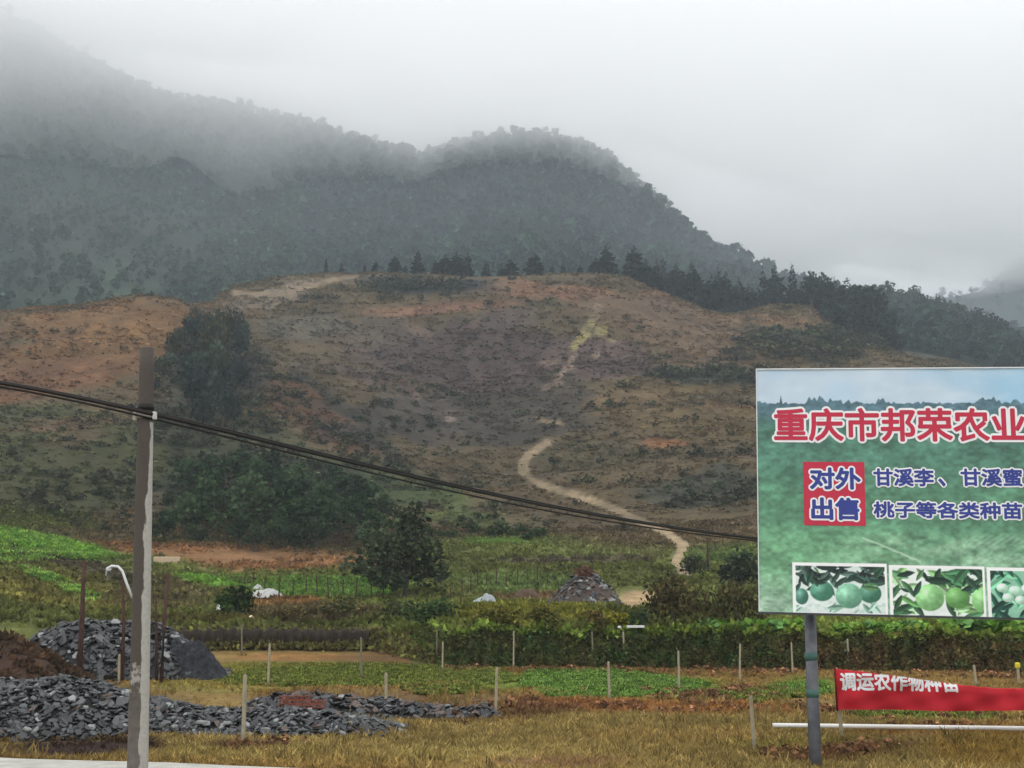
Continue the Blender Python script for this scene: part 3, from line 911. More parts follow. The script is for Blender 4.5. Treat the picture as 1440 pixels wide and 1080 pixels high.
# trees of the thicket below the hill
TH = [(258, 690, 760), (290, 668, 756), (320, 690, 764), (345, 660, 740), (372, 680, 764), (400, 664, 752), (425, 690, 768), (452, 676, 756), (478, 694, 766), (500, 690, 752), (390, 720, 772), (335, 722, 770), (445, 724, 774), (300, 636, 710), (360, 640, 700), (420, 648, 706), (530, 712, 768), (232, 716, 762), (208, 730, 764), (268, 640, 700), (470, 650, 710), (500, 664, 720), (380, 630, 690), (340, 630, 688), (540, 690, 740), (515, 730, 772), (415, 734, 776), (360, 736, 776), (275, 734, 772)]
for i, (px, yt, yb) in enumerate(sorted(TH)):
    p = G(px, yb, 120)
    tree('thicket_tree', px, yt, yb, p.y, (DEC_GRN + DEC_LIGHT)[(i * 3) % 8], TRUNKS[i % 3], random.uniform(1.0, 1.5), f'dark green tree, {ORD[i]} from the left in the thicket at the foot of the hill', 'tree', 'trees of the thicket at the foot of the hill')


THIN = trunk_me(651, .7, .02, 8, .3, 1); THIN.materials.append(M_BARK)


def single(name, px, ytop, ybase, blobs_, n, size, c, label, cat, width=1.0, trunk=None, y0=40, c2=None, spread=.45, Y=None):
    p = G(px, ybase, y0) if Y is None else P(px, ybase, Y)
    T = leafball(hash((px, ytop)) % 1000, blobs_, n, size, spread)
    if c2 is not None:
        r = np.random.default_rng(px)
        cols = np.where((np.repeat(r.random(n), 4) < .4)[:, None], alb(c2), alb(c)) * T[2][:, None]
        me = np_mesh('crown', T[0], T[1], np.clip(cols, .002, .9))
    else:
        me = crown_me('crown', T, c)
    me.materials.append(M_VEG)
    return tree(name, px, ytop, ybase, p.y, me, trunk or TRUNKS[px % 3], width, label, cat, None)


RB = [(0, 0, .5, .45, .45, .42), (.25, .1, .6, .28, .28, .3), (-.28, 0, .45, .28, .3, .3), (.05, -.2, .35, .4, .35, .3)]
WIDE = [(0, 0, .55, .5, .4, .38), (.45, .1, .45, .4, .35, .34), (-.45, 0, .5, .4, .35, .36), (.1, -.2, .72, .3, .3, .26)]
single('broadleaf_tree', 566, 704, 846, [(0, 0, .6, .3, .32, .3), (-.2, 0, .5, .24, .22, .26), (.26, 0, .5, .26, .22, .2), (.03, .1, .82, .2, .2, .17), (.42, 0, .34, .22, .2, .13), (-.05, -.15, .34, .3, .2, .16), (-.3, 0, .3, .2, .2, .14), (.2, .1, .22, .24, .2, .1)], 1900, .055, (58, 66, 46),
       'dark bushy tree standing alone in the middle of the terraced gardens', 'tree', 1.15, spread=.6, c2=(44, 54, 38), trunk=THIN)
single('bush', 330, 818, 868, RB, 420, .13, (40, 56, 28), 'dense dark green bush beside the white bags on the garden terrace', 'bush', 1.15)
single('dry_bush', 948, 802, 884, WIDE, 900, .085, (82, 70, 46), 'large brown dry bush beside the track behind the hedge', 'bush', .85, c2=(58, 58, 36))
single('reed_clump', 1036, 812, 886, WIDE, 700, .10, (84, 76, 50), 'pale brown thicket of dry canes just left of the billboard edge', 'bush', .75, c2=(70, 74, 44))
single('bush', 1044, 766, 826, RB, 420, .12, (46, 56, 40), 'dark green bush on the slope partly behind the billboard', 'bush', 1.1)
single('bush', 975, 778, 812, WIDE, 300, .12, (50, 58, 42), 'low dark bush at the foot of the thin pole beside the track', 'bush', 1.2)
single('bush', 610, 838, 886, WIDE, 480, .11, (62, 80, 48), 'bright green bush on the terrace edge below the lone tree', 'bush', 1.15, c2=(48, 70, 44))
single('bush', 560, 840, 872, WIDE, 300, .13, (66, 74, 42), 'low olive bush at the foot of the lone tree', 'bush', 1.3)
single('shrub', 700, 848, 887, WIDE, 380, .13, (96, 90, 40), 'yellowish shrub on the terrace edge below the grey tarpaulin', 'shrub', 1.3, c2=(74, 76, 38))
single('shrub', 768, 850, 887, WIDE, 380, .13, (78, 80, 40), 'olive shrub on the terrace edge below the dark rubble heap', 'shrub', 1.3, c2=(96, 86, 40))
single('shrub', 838, 856, 888, WIDE, 380, .13, (92, 80, 44), 'brownish shrub on the terrace edge at the right foot of the rubble heap', 'shrub', 1.1, c2=(70, 66, 40))
single('shrub', 868, 862, 886, RB, 260, .16, (118, 116, 40), 'small yellow-green shrub beside the white board above the hedge', 'shrub', 1.3)
single('shrub', 900, 858, 886, WIDE, 300, .13, (52, 66, 40), 'small dark green shrub below the pale track bend', 'shrub', 1.2)
single('red_shrub', 822, 792, 850, [(0, 0, .7, .42, .4, .28), (.25, 0, .62, .3, .3, .24), (-.25, 0, .6, .3, .3, .22)], 420, .12, (98, 70, 58), 'reddish brown dead shrub on top of the dark rubble heap', 'shrub', .8)
single('shrub', 480, 838, 868, WIDE, 320, .13, (70, 76, 44), 'green weedy shrub between the crop stakes and the soil bank', 'shrub', 1.5, c2=(92, 80, 50))
single('shrub', 415, 848, 876, WIDE, 260, .13, (86, 76, 48), 'brownish weedy shrub right of the torn white sheet', 'shrub', 1.4)
SHR = [(600, 736, 752), (618, 744, 757), (634, 742, 758), (668, 734, 752), (690, 738, 756), (706, 734, 754), (720, 742, 757), (734, 735, 752), (742, 746, 762), (650, 722, 734), (672, 718, 729), (758, 738, 758), (586, 724, 740)]
bme = [crown_me('crown', leafball(700 + s, RB, 160, .18), (48, 62, 36)) for s in range(3)]
for m_ in bme: m_.materials.append(M_VEG)
for i, (px, yt, yb) in enumerate(sorted(SHR)):
    p = G(px, yb, 100)
    tree('young_fruit_tree', px, yt, yb, p.y, bme[i % 3], TRUNKS[i % 3], 1.15, f'small round dark bush, {ORD[i]} from the left on the green patch above the lone tree', 'bush', 'small bushes on the green patch')


# ================================================================== TERRACE EDGE: HEDGE, CROPS, CABBAGES
def wall_at(a, t):
    y0 = np.interp(a, KN[2][:, 0], KN[2][:, 1]); y1 = np.interp(a, KN[3][:, 0], KN[3][:, 1])
    return y0 + (y1 - y0) * t


def kite_cloud(name, pts, nrm, size, cols, m=None):
    n = len(pts)
    d = unit(nrm * 0.6 + RNG.normal(size=(n, 3)) * 0.8)
    u = unit(np.cross(d, RNG.normal(size=(n, 3))))
    L = np.asarray(size) * RNG.uniform(.6, 1.4, n)
    V, Fc, t = kites(pts, d, u, L, L * .4, np.ones(n))
    return np_mesh(name, V, Fc, np.repeat(np.clip(cols, .003, .9), 4, 0))


n = 24000
pxr = RNG.uniform(606, 1700, n)
a = (pxr - 720) / F / 0.985
t = RNG.beta(1.1, 1.0, n)
lump = fbm(a * 160, t * 2.0, 81, 3)
Y = wall_at(a, t) - 0.25 - 1.1 * lump + RNG.normal(0, .12, n)
X = a * Y
Z = H(X, wall_at(a, t * 0 + 0.0)) + t * (1.80 + 0.9 * fbm(a * 130, 0 * t, 83, 3)) + RNG.normal(0, .06, n)
f = np.clip(0.72 + 1.5 * fbm(a * 70, t * 3, 82, 3) - ss(pxr, 1000, 1150) * 0.3, 0, 1)[:, None]
col = (alb((60, 80, 42)) * f + alb((92, 76, 50)) * (1 - f)) * (1 + 1.6 * fbm(a * 220, t * 5, 84, 3))[:, None]
top = ss(t, .86, .97)[:, None]
col = col * (1 - top) + alb((122, 142, 62)) * top
col *= np.exp(RNG.normal(0, .3, (n, 1)))
hedge = obj('hedge', kite_cloud('hedge', np.stack([X, Y, Z], 1), np.array([[0, -1, .3]]), .17 + .14 * top[:, 0], col), M_VEG)
tag(hedge, 'long dark overgrown hedge on the terrace edge running behind the billboard post', 'hedge')

# hanging weeds on the bare soil bank at the left
n = 4200
pxr = RNG.uniform(235, 620, n); a = (pxr - 720) / F / .985; t = RNG.random(n) ** .9
Y = wall_at(a, t) - RNG.uniform(.1, .5, n) - .25 * (1 - t); X = a * Y
Z = H(X, wall_at(a, t * 0)) + t * 1.05 + .05
kk = (t < .5) | (t > .93) | (RNG.random(n) < .25) | (pxr > 525)
g = RNG.random((n, 1))
col = (alb((120, 122, 66)) * g + alb((84, 70, 50)) * (1 - g)) * np.exp(RNG.normal(0, .3, (n, 1)))
bw = obj('bank_weeds', kite_cloud('bank_weeds', np.stack([X, Y, Z], 1)[kk], np.array([[0, -.6, .8]]), .26, col[kk]), M_VEG)
tag(bw, kind='stuff')

# dark soil face of that bank
M_SOIL = mat('dark_soil', (46, 38, 31), var=.4, scale=2.2, bump=.9, rough=.95)
bm = bmesh.new()
last = None
for i in range(121):
    px_ = 236 + (526 - 236) * i / 120
    a_ = (px_ - 720) / F / .985
    y0 = float(wall_at(np.array([a_]), 0)[0]) - .12 + .12 * math.sin(i * 1.3); x0 = a_ * y0
    z0 = h1(x0, y0 - .3); hh = 1.08 + .08 * math.sin(i * .9)
    ring = [bm.verts.new((a_ * (y0 + dy), y0 + dy + random.uniform(-.06, .06), z0 + zz + random.uniform(-.06, .06))) for k, (dy, zz) in enumerate(((0, -.3), (.03, .3 * hh), (-.02, .65 * hh), (.1, .95 * hh), (.7, hh), (2.4, hh - .06), (2.4, -.3)))]
    if last:
        for p, q in zip(range(6), range(1, 7)):
            bm.faces.new((last[p], ring[p], ring[q], last[q]))
    last = ring
tag(obj('soil_bank', bm_mesh(bm, 'soil_bank', True), M_SOIL), kind='structure')


def scatter_px(poly, n, y0, y1):
    """ground points whose sight line falls in a measured outline"""
    X, Y = sample(n, -400, 400, y0, y1, -.5, .5)
    Z = H(X, Y)
    x, y = pix(X, Y, Z)
    ins = np.zeros(len(X), bool)
    k = len(poly)
    for i in range(k):
        (x1, y1_), (x2, y2) = poly[i], poly[(i + 1) % k]
        c = ((y1_ > y) != (y2 > y)) & (x < (x2 - x1) * (y - y1_) / (y2 - y1_ + 1e-9) + x1)
        ins ^= c
    return X[ins], Y[ins], Z[ins]


ROS = []
for s in range(4):
    r = np.random.default_rng(800 + s)
    n = 9
    an = np.arange(n) * 2.4 + r.normal(0, .2, n)
    d = unit(np.stack([np.cos(an), np.sin(an), r.uniform(.25, 1.3, n)], 1))
    u = unit(np.cross(d, np.tile([[0, 0, 1.0]], (n, 1))))
    ROS.append(kites(np.zeros((n, 3)) + [0, 0, .05], d, u, r.uniform(.4, .65, n), r.uniform(.13, .2, n), np.exp(r.normal(0, .2, n))))


def crop(name, polys, dens, c1, c2, sz, y0, y1, row=None):
    acc = Acc()
    for poly in polys:
        X, Y, Z = scatter_px(poly, dens, y0, y1)
        if row:
            k = np.abs(((Y * row[1] + X * row[2]) / row[0]) % 1 - .5) < .36
            X, Y, Z = X[k], Y[k], Z[k]
        f = RNG.random((len(X), 1))
        col = alb(c1) * f + alb(c2) * (1 - f)
        kd = RNG.integers(0, 4, len(X)); s_ = RNG.uniform(.7, 1.3, len(X)) * sz
        for s in range(4):
            m = kd == s
            if m.any():
                acc.add(ROS[s][0], ROS[s][1], np.stack([X[m], Y[m], Z[m]], 1), RNG.uniform(0, 6.28, m.sum()), s_[m], col[m], .18, vcol=ROS[s][2])
    return tag(obj(name, acc.mesh(name), M_VEG), kind='stuff')


crop('leafy_crops', [[(-40, 738), (20, 744), (80, 757), (155, 780), (140, 786), (60, 791), (-40, 797)], [(24, 796), (50, 802), (95, 818), (140, 842), (128, 852), (90, 832), (30, 806)]],
     150000, (150, 178, 82), (92, 136, 62), .8, 70, 165, (3.4, 1, -.3))
crop('crop_rows', [[(262, 808), (320, 812), (560, 812), (560, 838), (420, 842), (330, 826)]], 40000, (122, 158, 74), (88, 124, 60), .6, 70, 160)
crop('patch_crops', [[(545, 896), (612, 896), (616, 914), (540, 914)]], 60000, (92, 132, 56), (74, 112, 48), .34, 58, 75)
crop('clover', [[(740, 944), (860, 942), (1000, 962), (990, 972), (880, 984), (780, 984), (730, 964)], [(1090, 964), (1160, 960), (1170, 978), (1090, 978)]], 60000, (122, 154, 72), (70, 92, 44), .28, 36, 60)
crop('low_weeds', [[(300, 962), (345, 944), (520, 934), (700, 942), (740, 958), (660, 968), (400, 966)], [(1010, 976), (1090, 968), (1140, 980), (1060, 990)], [(560, 970), (660, 966), (690, 974), (600, 980)], [(1200, 1004), (1400, 1004), (1400, 1014), (1210, 1012)]], 60000, (124, 136, 62), (74, 84, 42), .28, 30, 62)

cab = []
for s in range(3):
    T = leafball(820 + s, [(0, 0, .3, .45, .45, .3)], 46, .42, .6)
    me = crown_me('cabbage_plant', T, [(112, 146, 66), (96, 132, 74), (104, 140, 60)][s]); me.materials.append(M_VEG); cab.append(me)
CP = [(972, .5), (986, .55), (1000, .6), (1014, .55), (1030, .6), (1046, .6), (1062, .65), (1078, .7), (1094, .6), (1110, .6), (1126, .55), (1168, .55), (1184, .6), (1202, .6), (1222, .55), (1240, .6), (1258, .65), (1276, .6)]
CP2 = [(1312, .8), (1328, .9), (1344, .95), (1360, .9), (1376, 1.0), (1392, .95), (1408, 1.0), (1424, .95), (1440, 1.0), (1322, .8), (1350, .9), (1384, .95), (1416, .95)]
for L, lab, grp in ((CP, 'pale green cabbage plant in the thin row on the hedge top', 'cabbage plants in the thin row'), (CP2, 'big bright green leafy plant under the billboard', 'leafy plants in the lush patch')):
    for i, (px, s) in enumerate(sorted(L)):
        a_ = (px - 720) / F / .985
        y = float(wall_at(np.array([a_]), 1.0)[0]) + random.uniform(.0, .8) + (1.2 if i > 8 and L is CP2 else 0)
        o = obj('cabbage_plant', cab[i % 3], None, None, (a_ * y, y, h1(a_ * y, y) - .02))
        s *= random.uniform(1.3, 1.7)
        o.scale = (s * 1.15, s * 1.15, s); o.rotation_euler = (0, 0, random.uniform(0, 6))
        tag(o, f'{lab}, {ORD[i]} from the left', 'plant', grp)

acc = Acc()
for poly, dens in (([(700, 982), (860, 988), (1000, 990), (1440, 1000), (1440, 1010), (1000, 1006), (760, 1004), (700, 998)], 9000), ([(1060, 1066), (1160, 1050), (1260, 1046), (1290, 1052), (1200, 1064), (1090, 1076)], 30000), ([(310, 1052), (400, 1044), (450, 1050), (380, 1062), (300, 1062)], 20000),
                   ([(610, 936), (1100, 938), (1440, 946), (1440, 956), (1000, 952), (620, 944)], 9000), ([(900, 972), (1100, 966), (1110, 984), (920, 990)], 9000), ([(560, 1000), (740, 985), (760, 1005), (640, 1020)], 9000), ([(1220, 1014), (1440, 1010), (1440, 1024), (1240, 1026)], 9000)):
    X, Y, Z = scatter_px(poly, dens, 20, 62)
    k = RNG.random(len(X)) < .5 + 1.2 * fbm(X / 1.5, Y / 1.5, 66, 2)
    X, Y, Z = X[k], Y[k], Z[k]
    f = RNG.random((len(X), 1))
    col = alb((140, 102, 72)) * f + alb((94, 70, 52)) * (1 - f)
    kd = RNG.integers(0, 5, len(X)); s_ = RNG.uniform(.10, .34, len(X))
    for s in range(5):
        m = kd == s
        if m.any():
            acc.add(BUSH[s][0], BUSH[s][1], np.stack([X[m], Y[m], Z[m] - .03], 1), RNG.uniform(0, 6.28, m.sum()), np.stack([s_[m] * 1.3, s_[m] * 1.3, s_[m]], 1), col[m], .2, vcol=BUSH[s][2])
tag(obj('dead_weeds', acc.mesh('dead_weeds'), M_VEG), kind='stuff')

# ================================================================== FENCE POSTS AND STAKES
M_POST = mat('post_concrete', (150, 142, 120), var=.25, scale=7, bump=.3)
M_POSTD = mat('post_weathered', (112, 108, 92), var=.3, scale=7, bump=.3)
M_WOOD = mat('old_wood', (70, 48, 40), var=.4, scale=5, bump=.5)


def pxx_(px, Y):
    return (px - 720) / F / .985 * Y


def post_me(name, wdt, hgt, m):
    bm = bmesh.new()
    k = wdt / 2
    lv = [(-.25, 1.05), (0, 1.05), (hgt * .5, 1.0), (hgt - .05, .95), (hgt, .6)]
    rings = [[bm.verts.new((sx * k * q, sy * k * q, z)) for sx, sy in ((-1, -1), (1, -1), (1, 1), (-1, 1))] for z, q in lv]
    for A_, B_ in zip(rings, rings[1:]):
        for i in range(4):
            bm.faces.new((A_[i], A_[(i + 1) % 4], B_[(i + 1) % 4], B_[i]))
    bm.faces.new(rings[-1])
    me = bm_mesh(bm, name); me.materials.append(m)
    return me


FP = [(167, 920, 964, 'short pale fence post between the two slate heaps, left of the power pole'),
      (340, 878, 922, 'thin fence post against the dark soil bank beside the grey gravel heap'),
      (342, 948, 1050, 'tall pale fence post in front of the near slate heap, the nearest of all'),
      (377, 905, 966, 'pale fence post in the weeds right of the gravel heap'),
      (508, 896, 956, 'weathered fence post below the right end of the soil bank'),
      (543, 946, 1010, 'pale fence post behind the right end of the near slate heap'),
      (614, 885, 928, 'thin fence post right of the small bright green crop patch'),
      (622, 902, 946, 'short fence post standing close before the left end of the hedge'),
      (697, 938, 1008, 'pale fence post at the right tip of the low black slate heap'),
      (722, 887, 942, 'tall pale fence post against the left part of the dark hedge'),
      (834, 888, 932, 'dull fence post against the dark hedge below the rubble heap'),
      (857, 930, 988, 'slim fence post in the middle of the bright clover'),
      (878, 888, 930, 'fence post under the white board on top of the hedge'),
      (955, 915, 972, 'fence post at the right end of the clover beside bare soil'),
      (1040, 905, 962, 'pale fence post in the brown strip left of the billboard'),
      (1061, 978, 1056, 'pale fence post in yellow grass near the left end of the white pipe'),
      (1115, 903, 950, 'thin fence post just left of the billboard post'),
      (1194, 898, 942, 'thin fence post behind the left top corner of the red banner'),
      (1373, 935, 968, 'short fence post behind the sagging middle of the red banner'),
      (1184, 938, 1042, 'pale fence post that holds the left end of the red banner')]
for px, yt, yb, lab in FP:
    p = G(px, yb, 20)
    hgt = P(px, yt, p.y).z - p.z
    tag(obj('fence_post', post_me('fence_post', .072, hgt, M_POSTD if px in (508, 834, 614, 340) else M_POST), None, None, p), lab, 'fence post', 'concrete posts of the field fence').rotation_euler = (random.uniform(-.04, .04), random.uniform(-.05, .05), random.uniform(-.3, .3))
p = G(1433, 964, 20)
pe = empty('marker_post', p, 0, 'fence post with a yellow cap at the right edge of the photo above the banner', 'fence post')
hg = P(1433, 940, p.y).z - p.z
obj('shaft', post_me('shaft', .085, hg, M_POST), None, pe)
M_YEL = mat('yellow_plastic', (206, 186, 40), var=.1, rough=.5)
box('cap', (0, 0, hg + .11), (.22, .12, .24), M_YEL, pe, .2, .05)
# the far post that carries the banner's other end, just past the picture
p2 = G(1492, 1040, 20)
tag(obj('fence_post', post_me('fence_post', .085, 1.7, M_POST), None, None, p2), 'pale fence post that holds the right end of the red banner', 'fence post', 'concrete posts of the field fence')

ST1 = [(372, 812, 838), (392, 808, 842), (412, 816, 840), (430, 812, 836), (446, 808, 838), (462, 812, 846), (482, 814, 840), (500, 812, 846), (522, 812, 842), (538, 818, 848), (344, 806, 822), (356, 804, 824)]
ST2 = [(650, 812, 838), (662, 806, 832), (672, 800, 826), (684, 806, 826), (698, 800, 824), (712, 804, 828), (728, 798, 826), (742, 800, 822), (756, 796, 820), (770, 800, 822), (648, 836, 858), (634, 826, 848)]
skm = post_me('garden_stake', .09, 1.0, M_WOOD)
for L, lab, grp in ((ST1, 'thin dark crop stake left of the lone tree', 'stakes left of the lone tree'), (ST2, 'thin dark crop stake right of the lone tree', 'stakes right of the lone tree')):
    for i, (px, yt, yb) in enumerate(sorted(L)):
        p = G(px, yb, 66)
        o = obj('garden_stake', skm, None, None, p)
        hgt = max(.8, P(px, yt, p.y).z - p.z)
        o.scale = (1, 1, hgt); o.rotation_euler = (random.uniform(-.06, .06), random.uniform(-.06, .06), 0)
        tag(o, f'{lab}, {ORD[i]} from the left', 'stake', grp)
p = G(996, 806, 66)
up = empty('utility_pole', p, 0, 'thin dark pole standing beside the bushes near the track', 'pole')
hgt = P(996, 758, p.y).z - p.z
tube('shaft', [(0, 0, -.2), (0, 0, hgt * .6), (.03, 0, hgt)], [.12, .1, .07], M_WOOD, up)
tube('crosspiece', [(-.35, .0, hgt * .93), (.35, .0, hgt * .93)], .035, M_WOOD, up, 6)


acc = Acc()
pp = []
for o in [q_ for q_ in bpy.data.objects if q_.name.startswith('fence_post')]:
    for _ in range(9):
        x, y = o.location.x + random.gauss(0, .12), o.location.y - abs(random.gauss(.04, .10)); pp.append((x, y, h1(x, y) - .01, random.uniform(.14, .34)))
X, Y = sample(2600, -60, 60, 22, 45, -.46, .46)
k = (off_road(X, Y) > .3) & (fbm(X / 2.5, Y / 2.5, 67, 2) > .04)
for x, y, z in zip(X[k], Y[k], H(X[k], Y[k])): pp.append((x, y, z - .01, random.uniform(.22, .5)))
for _ in range(60):
    x, y = pxx_(1147, 22.9) + random.gauss(0, .25), 22.9 - abs(random.gauss(.05, .15)); pp.append((x, y, h1(x, y), random.uniform(.12, .3)))
pp = np.array(pp)
f = RNG.random((len(pp), 1))
acc.add(BL[1][0], BL[1][1], pp[:, :3], RNG.uniform(0, 6, len(pp)), np.stack([pp[:, 3] * .8, pp[:, 3] * .8, pp[:, 3]], 1), (alb((176, 152, 96)) * f + alb((118, 104, 60)) * (1 - f)), .2, vcol=BL[1][2])
tag(obj('tall_grass', acc.mesh('tall_grass'), M_VEG), kind='stuff')

# ================================================================== SLATE, GRAVEL, BRICKS
def slab_me(seed, m):
    r = random.Random(seed)
    n = r.randint(5, 7)
    bm = bmesh.new()
    an = sorted(2 * math.pi * (i + r.uniform(-.32, .32)) / n for i in range(n))
    rad = [r.uniform(.34, .56) for _ in an]
    th = r.uniform(.12, .34)
    el = r.uniform(.55, .85)
    b = [bm.verts.new((math.cos(a_) * q * .95, math.sin(a_) * q * el * .95, -th / 2 + r.uniform(-.02, .02))) for a_, q in zip(an, rad)]
    c = [bm.verts.new((math.cos(a_) * q, math.sin(a_) * q * el, r.uniform(-.03, .03))) for a_, q in zip(an, rad)]
    t_ = [bm.verts.new((math.cos(a_) * q * .86, math.sin(a_) * q * el * .86, th / 2 + r.uniform(-.03, .03))) for a_, q in zip(an, rad)]
    for A_, B_ in ((b, c), (c, t_)):
        for i in range(n):
            bm.faces.new((A_[i], A_[(i + 1) % n], B_[(i + 1) % n], B_[i]))
    bm.faces.new(b[::-1]); bm.faces.new(t_)
    bmesh.ops.triangulate(bm, faces=bm.faces[:])
    me = bm_mesh(bm, 'stone')
    me.materials.append(m)
    return me


SLM = [mat('slate_grey', (66, 68, 69), .34, .35, 5, .5, .6), mat('slate_dark', (38, 40, 42), .34, .35, 5, .5, .6), mat('slate_pale', (128, 130, 128), .45, .25, 5, .4, .45), mat('slate_black', (25, 25, 28), .36, .35, 5, .5, .55),
       mat('slate_rust', (92, 78, 70), .6, .3, 5, .5, .4)]
SLABS = {}
for k, m_ in enumerate(SLM):
    SLABS[k] = [slab_me(900 + k * 10 + s, m_) for s in range(4)]
M_CORE = mat('heap_core', (34, 33, 33), var=.4, scale=2.5, bump=1.0)


def heap(name, label, cat, X0, Y0, prof, xr, yr_, n_named, n_stuff, size, mix, core=M_CORE, flatten=.8, extra_col=None):
    """prof(x, y) -> height over the ground around (X0, Y0); the core is earth and fines, the stones lie over it"""
    root = empty(name, (X0, Y0, h1(X0, Y0)), 0, label, cat)
    nx, ny = 60, 26
    gx, gy = np.meshgrid(np.linspace(*xr, nx), np.linspace(*yr_, ny))
    hh = prof(gx, gy)
    gz = H((gx + X0).ravel(), (gy + Y0).ravel()).reshape(gx.shape) - root.location.z + hh * .93 + .12 * fbm(gx * 1.4 + X0, gy * 1.4, 91, 3) * np.minimum(hh * 4, 1) - .08 * (hh <= .02)
    idx = np.arange(nx * ny).reshape(ny, nx)
    q = np.stack([idx[:-1, :-1], idx[:-1, 1:], idx[1:, 1:], idx[1:, :-1]], -1).reshape(-1, 4)
    obj('core', np_mesh('core', np.stack([gx.ravel(), gy.ravel(), gz.ravel()], 1), q, None, True), core, root)
    r = random.Random(int(abs(X0) * 100))
    pts = []
    tries = 0
    while len(pts) < n_named + n_stuff and tries < 40000:
        tries += 1
        x = r.uniform(*xr); y = r.uniform(*yr_)
        z = float(prof(np.array([x]), np.array([y]))[0])
        if z < .03 and r.random() > .12: continue
        if z <= 0: continue
        e = .12
        gxn = float(prof(np.array([x + e]), np.array([y]))[0] - prof(np.array([x - e]), np.array([y]))[0]) / (2 * e)
        gyn = float(prof(np.array([x]), np.array([y + e]))[0] - prof(np.array([x]), np.array([y - e]))[0]) / (2 * e)
        s = r.uniform(*size) * (1.35 if r.random() < .15 else 1)
        pts.append((s, x, y, z, gxn, gyn))
    pts.sort(key=lambda p_: -p_[0] * (1.0 if p_[5] > -.05 else .6))
    sv, sf, n0 = [], [], 0
    for i, (s, x, y, z, gxn, gyn) in enumerate(pts):
        k = r.choices(range(5), mix)[0]
        me = r.choice(SLABS[k])
        nrm = Vector((-gxn * flatten + r.gauss(0, .42), -gyn * flatten + r.gauss(0, .42), 1)).normalized()
        rot = nrm.to_track_quat('Z', 'Y').to_matrix().to_4x4() @ Matrix.Rotation(r.uniform(0, 6.28), 4, 'Z')
        zz = h1(x + X0, y + Y0) - root.location.z + z + r.uniform(-.04, .06)
        M = Matrix.Translation((x, y, zz)) @ rot @ Matrix.Diagonal((s, s, s * r.uniform(.35, .85), 1))
        if i < n_named:
            o = obj('stone', me, None, root); o.matrix_local = M
        else:
            co = np.empty(len(me.vertices) * 3); me.vertices.foreach_get('co', co); co = co.reshape(-1, 3)
            Mn = np.array(M); sv.append(co @ Mn[:3, :3].T + Mn[:3, 3])
            fl = np.empty(len(me.polygons) * 3, np.int32); me.loops.foreach_get('vertex_index', fl); sf.append((k, fl.reshape(-1, 3) + n0)); n0 += len(co)
    if sv:
        Fc = np.concatenate([f for _, f in sf])
        me = np_mesh('small_stones', np.concatenate(sv), Fc)
        for m_ in SLM: me.materials.append(m_)
        me.polygons.foreach_set('material_index', np.concatenate([np.full(len(f), k, np.int32) for k, f in sf]))
        o = obj('small_stones', me, None, root); o['kind'] = 'stuff'
    return root


def prof_line(X0, Y0, pts, half):
    """heap height from measured heights along its length"""
    xs = np.array([p_[0] for p_ in pts]); hs = np.array([p_[1] for p_ in pts])
    def f(x, y):
        h = np.interp(x, xs, hs)
        wv = half * (0.45 + 0.55 * np.minimum(h / hs.max(), 1))
        q = np.clip(1 - (np.abs(y) / wv) ** 1.7, 0, 1)
        return h * q * (1 + .5 * fbm(x * .9 + X0, y * .9, 95, 3))
    return f


def pxx(px, Y):
    return (px - 720) / F / .985 * Y


Y0 = 30.4; X0 = pxx(280, Y0)
pts = [(pxx(p_, Y0) - X0, h) for p_, h in ((-330, .2), (-250, 1.2), (0, 1.2), (140, 1.12), (185, .9), (230, .72), (300, .54), (420, .44), (500, .34), (550, .18), (585, 0))]
heap('slate_heap', 'long near heap of grey slate slabs beside the concrete road', 'slate heap', X0, Y0, prof_line(X0, Y0, pts, 2.5), (pxx(-330, Y0) - X0, pxx(590, Y0) - X0), (-2.7, 2.7), 300, 7500, (.10, .30), (4, 4.5, .7, 7, .4))
Y0 = 54; X0 = pxx(180, Y0)
pts = [(pxx(p_, Y0) - X0, h) for p_, h in ((36, .05), (70, 1.4), (120, 2.2), (170, 2.35), (205, 2.2), (240, 2.0), (270, 1.45), (300, .75), (338, 0))]
heap('slate_heap', 'rear heap of black slate with pale slabs on top, behind the power pole', 'slate heap', X0, Y0, prof_line(X0, Y0, pts, 3.6), (pxx(30, Y0) - X0, pxx(340, Y0) - X0), (-3.6, 3.6), 290, 1300, (.2, .55), (.5, 2.5, .8, 9, .3))
Y0 = 34.5; X0 = pxx(520, Y0)
pts = [(pxx(p_, Y0) - X0, h) for p_, h in ((335, .03), (372, .42), (400, .5), (480, .5), (560, .48), (620, .3), (655, .22), (685, .3), (705, 0))]
heap('slate_heap', 'low black slate heap with the red bricks, behind the near heap', 'slate heap', X0, Y0, prof_line(X0, Y0, pts, 1.5), (pxx(330, Y0) - X0, pxx(710, Y0) - X0), (-1.5, 1.5), 200, 600, (.15, .38), (.5, 2.5, .15, 8, 2))
pg = G(826, 852, 66)
Y0 = pg.y + 1.5; X0 = pxx(826, Y0)
pts = [(pxx(p_, Y0) - X0, h) for p_, h in ((765, .05), (790, 1.3), (805, 2.0), (835, 2.1), (855, 1.2), (872, 0))]
heap('rubble_heap', 'dark heap of rubble and slate with a reddish dead shrub, on the terrace', 'rubble heap', X0, Y0, prof_line(X0, Y0, pts, 2.4), (pxx(762, Y0) - X0, pxx(876, Y0) - X0), (-2.4, 2.4), 70, 260, (.18, .5), (1, 3, .7, 4, 3), core=mat('rubble_earth', (74, 62, 56), var=.45, scale=1.2, bump=1.0))

